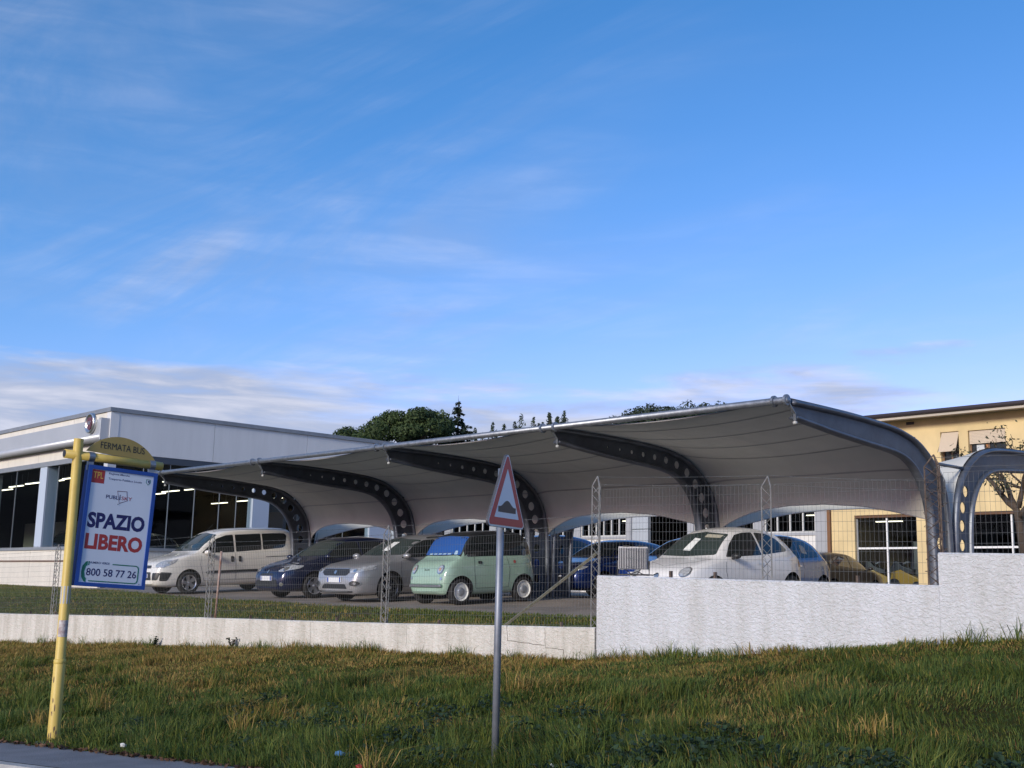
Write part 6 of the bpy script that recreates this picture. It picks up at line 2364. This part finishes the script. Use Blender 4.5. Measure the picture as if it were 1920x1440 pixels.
spots = []
for k in range(52):
    x = rnd.uniform(-5.9, -2.2)
    y = y_kerb(x) + rnd.uniform(.3, 1.7)
    spots.append((x, y, rnd.uniform(.06, .15), rnd.randint(40, 95), rnd.uniform(.18, .38), .048))
weeds('ivy_patch', 'dark broad leaved ivy spreading over the near right of the bank', 'ground cover', spots)
spots = []
for k in range(40):
    x = rnd.uniform(-11.5, -5.2)
    y = y_kerb(x) + (y_wall(x) - y_kerb(x)) * rnd.uniform(.05, .40)
    spots.append((x, y, rnd.uniform(.08, .2), rnd.randint(30, 90), rnd.uniform(.12, .3), .04))
weeds('bank_weeds', 'small leaved weeds mixed into the middle of the bank grass', 'weeds', spots)
# a single dark weed under the low wall
for (x, lab) in ((-20.9, 'dark upright weed at the foot of the cream wall'), (-18.4, 'low brownish weed at the foot of the cream wall')):
    y = y_wall(x) - .12
    t_ = thing('weed', lab, 'plant', (x, y, z_bank(x, y)))
    q = MB()
    Vs, Fq, tn = [], [], []
    k = 0
    for j in range(7):
        a, l_ = rnd.uniform(0, 6.283), rnd.uniform(.09, .19)
        e = Vector((math.cos(a) * l_ * .5, math.sin(a) * l_ * .4, l_))
        q.sweep([(0, 0, 0), tuple(e * .5 + Vector((0, 0, .03))), tuple(e)], .004, 4)
        for i in range(9):
            c_ = e * rnd.uniform(.3, 1.05)
            M3 = Matrix.Rotation(rnd.uniform(0, 6.283), 3, 'Z') @ Matrix.Rotation(rnd.gauss(.2, .5), 3, 'X')
            Vs.append((np.array(M3) @ (LEAF2 * .05).T).T + np.array(c_))
            Fq += [(k, k + 1, k + 2, k + 3), (k, k + 3, k + 4, k + 5)]
            tn += [rnd.random() * .6] * 6
            k += 6
    q.build('stem', M_BARK, t_)
    link('leaves', raw_mesh('leaves', np.concatenate(Vs), quads=np.array(Fq), tint=np.array(tn)), L_WEED, t_)

# dead leaves gathered along the pavement edge
nl = 1500
X = RNG.uniform(-20, -3, nl)
Y = np.array([y_kerb(x) for x in X]) + np.abs(RNG.normal(0, .05, nl)) - .05
Z = np.array([z_kerb(x) for x in X]) + RNG.uniform(.02, .035, nl)
Nn = np.tile(np.array([[0, 0, 1.0]]), (nl, 1)) + RNG.normal(0, .35, (nl, 3))
Nn /= np.linalg.norm(Nn, axis=1)[:, None]
V, Q = leaf_quads(np.stack([X, Y, Z], 1), Nn, .045, .6)
tag(link('leaf_litter', raw_mesh('leaf_litter', V, quads=Q, tint=np.repeat(RNG.random(nl), 4)), leaf_mat('dead_leaves', (0.05, 0.022, 0.014), (0.16, 0.085, 0.045))), 'brown dead leaves gathered along the pavement edge', 'leaves', kind='stuff')

# ---------------------------------------------------------------- litter and small things on the bank
def scrap(name, label, x, y, size, col, h=.05, dz=.05):
    q = MB()
    n = 7
    vs = [(0, 0, h)]
    for i in range(n):
        a = 2 * math.pi * i / n
        vs.append((size * math.cos(a) * rnd.uniform(.6, 1.1), size * math.sin(a) * rnd.uniform(.5, 1.0), h * rnd.uniform(.2, .8)))
    for i in range(n):
        a = 2 * math.pi * i / n
        vs.append((size * .8 * math.cos(a), size * .7 * math.sin(a), 0))
    fs = [(0, 1 + i, 1 + (i + 1) % n) for i in range(n)] + [(1 + i, 1 + n + i, 1 + n + (i + 1) % n, 1 + (i + 1) % n) for i in range(n)]
    q.add(vs, fs)
    o = q.build(name, mat('litter_' + name, col, .5, var=.12, vscale=30))
    o.location = (x, y, z_bank(x, y) + dz)
    return tag(o, label, 'litter')


scrap('blue_wrapper', 'crumpled light blue wrapper lying in the grass left of the road sign', -7.42, 5.30, .055, (.10, .24, .46), .035, .07)
scrap('red_wrapper', 'small red wrapper in the grass by the kerb', -6.95, 5.14, .035, (.28, .02, .02), .03, .05)
scrap('paper_scrap', 'white paper scrap by the kerb edge', -9.55, 4.62, .035, (.62, .62, .58), .03, .05)
scrap('paper_scrap', 'white paper scrap in the grass right of the road sign', -5.75, 5.85, .028, (.5, .5, .48), .03, .05)
sl = MB()
sl.box((-.5, -.25, 0), (.55, .25, .07))
o = sl.build('concrete_slab', M_KERB)
o.location = (-19.0, 6.45, z_bank(-19.0, 6.45))
tag(o, 'pale concrete slab lying in the grass at the left edge', 'slab')
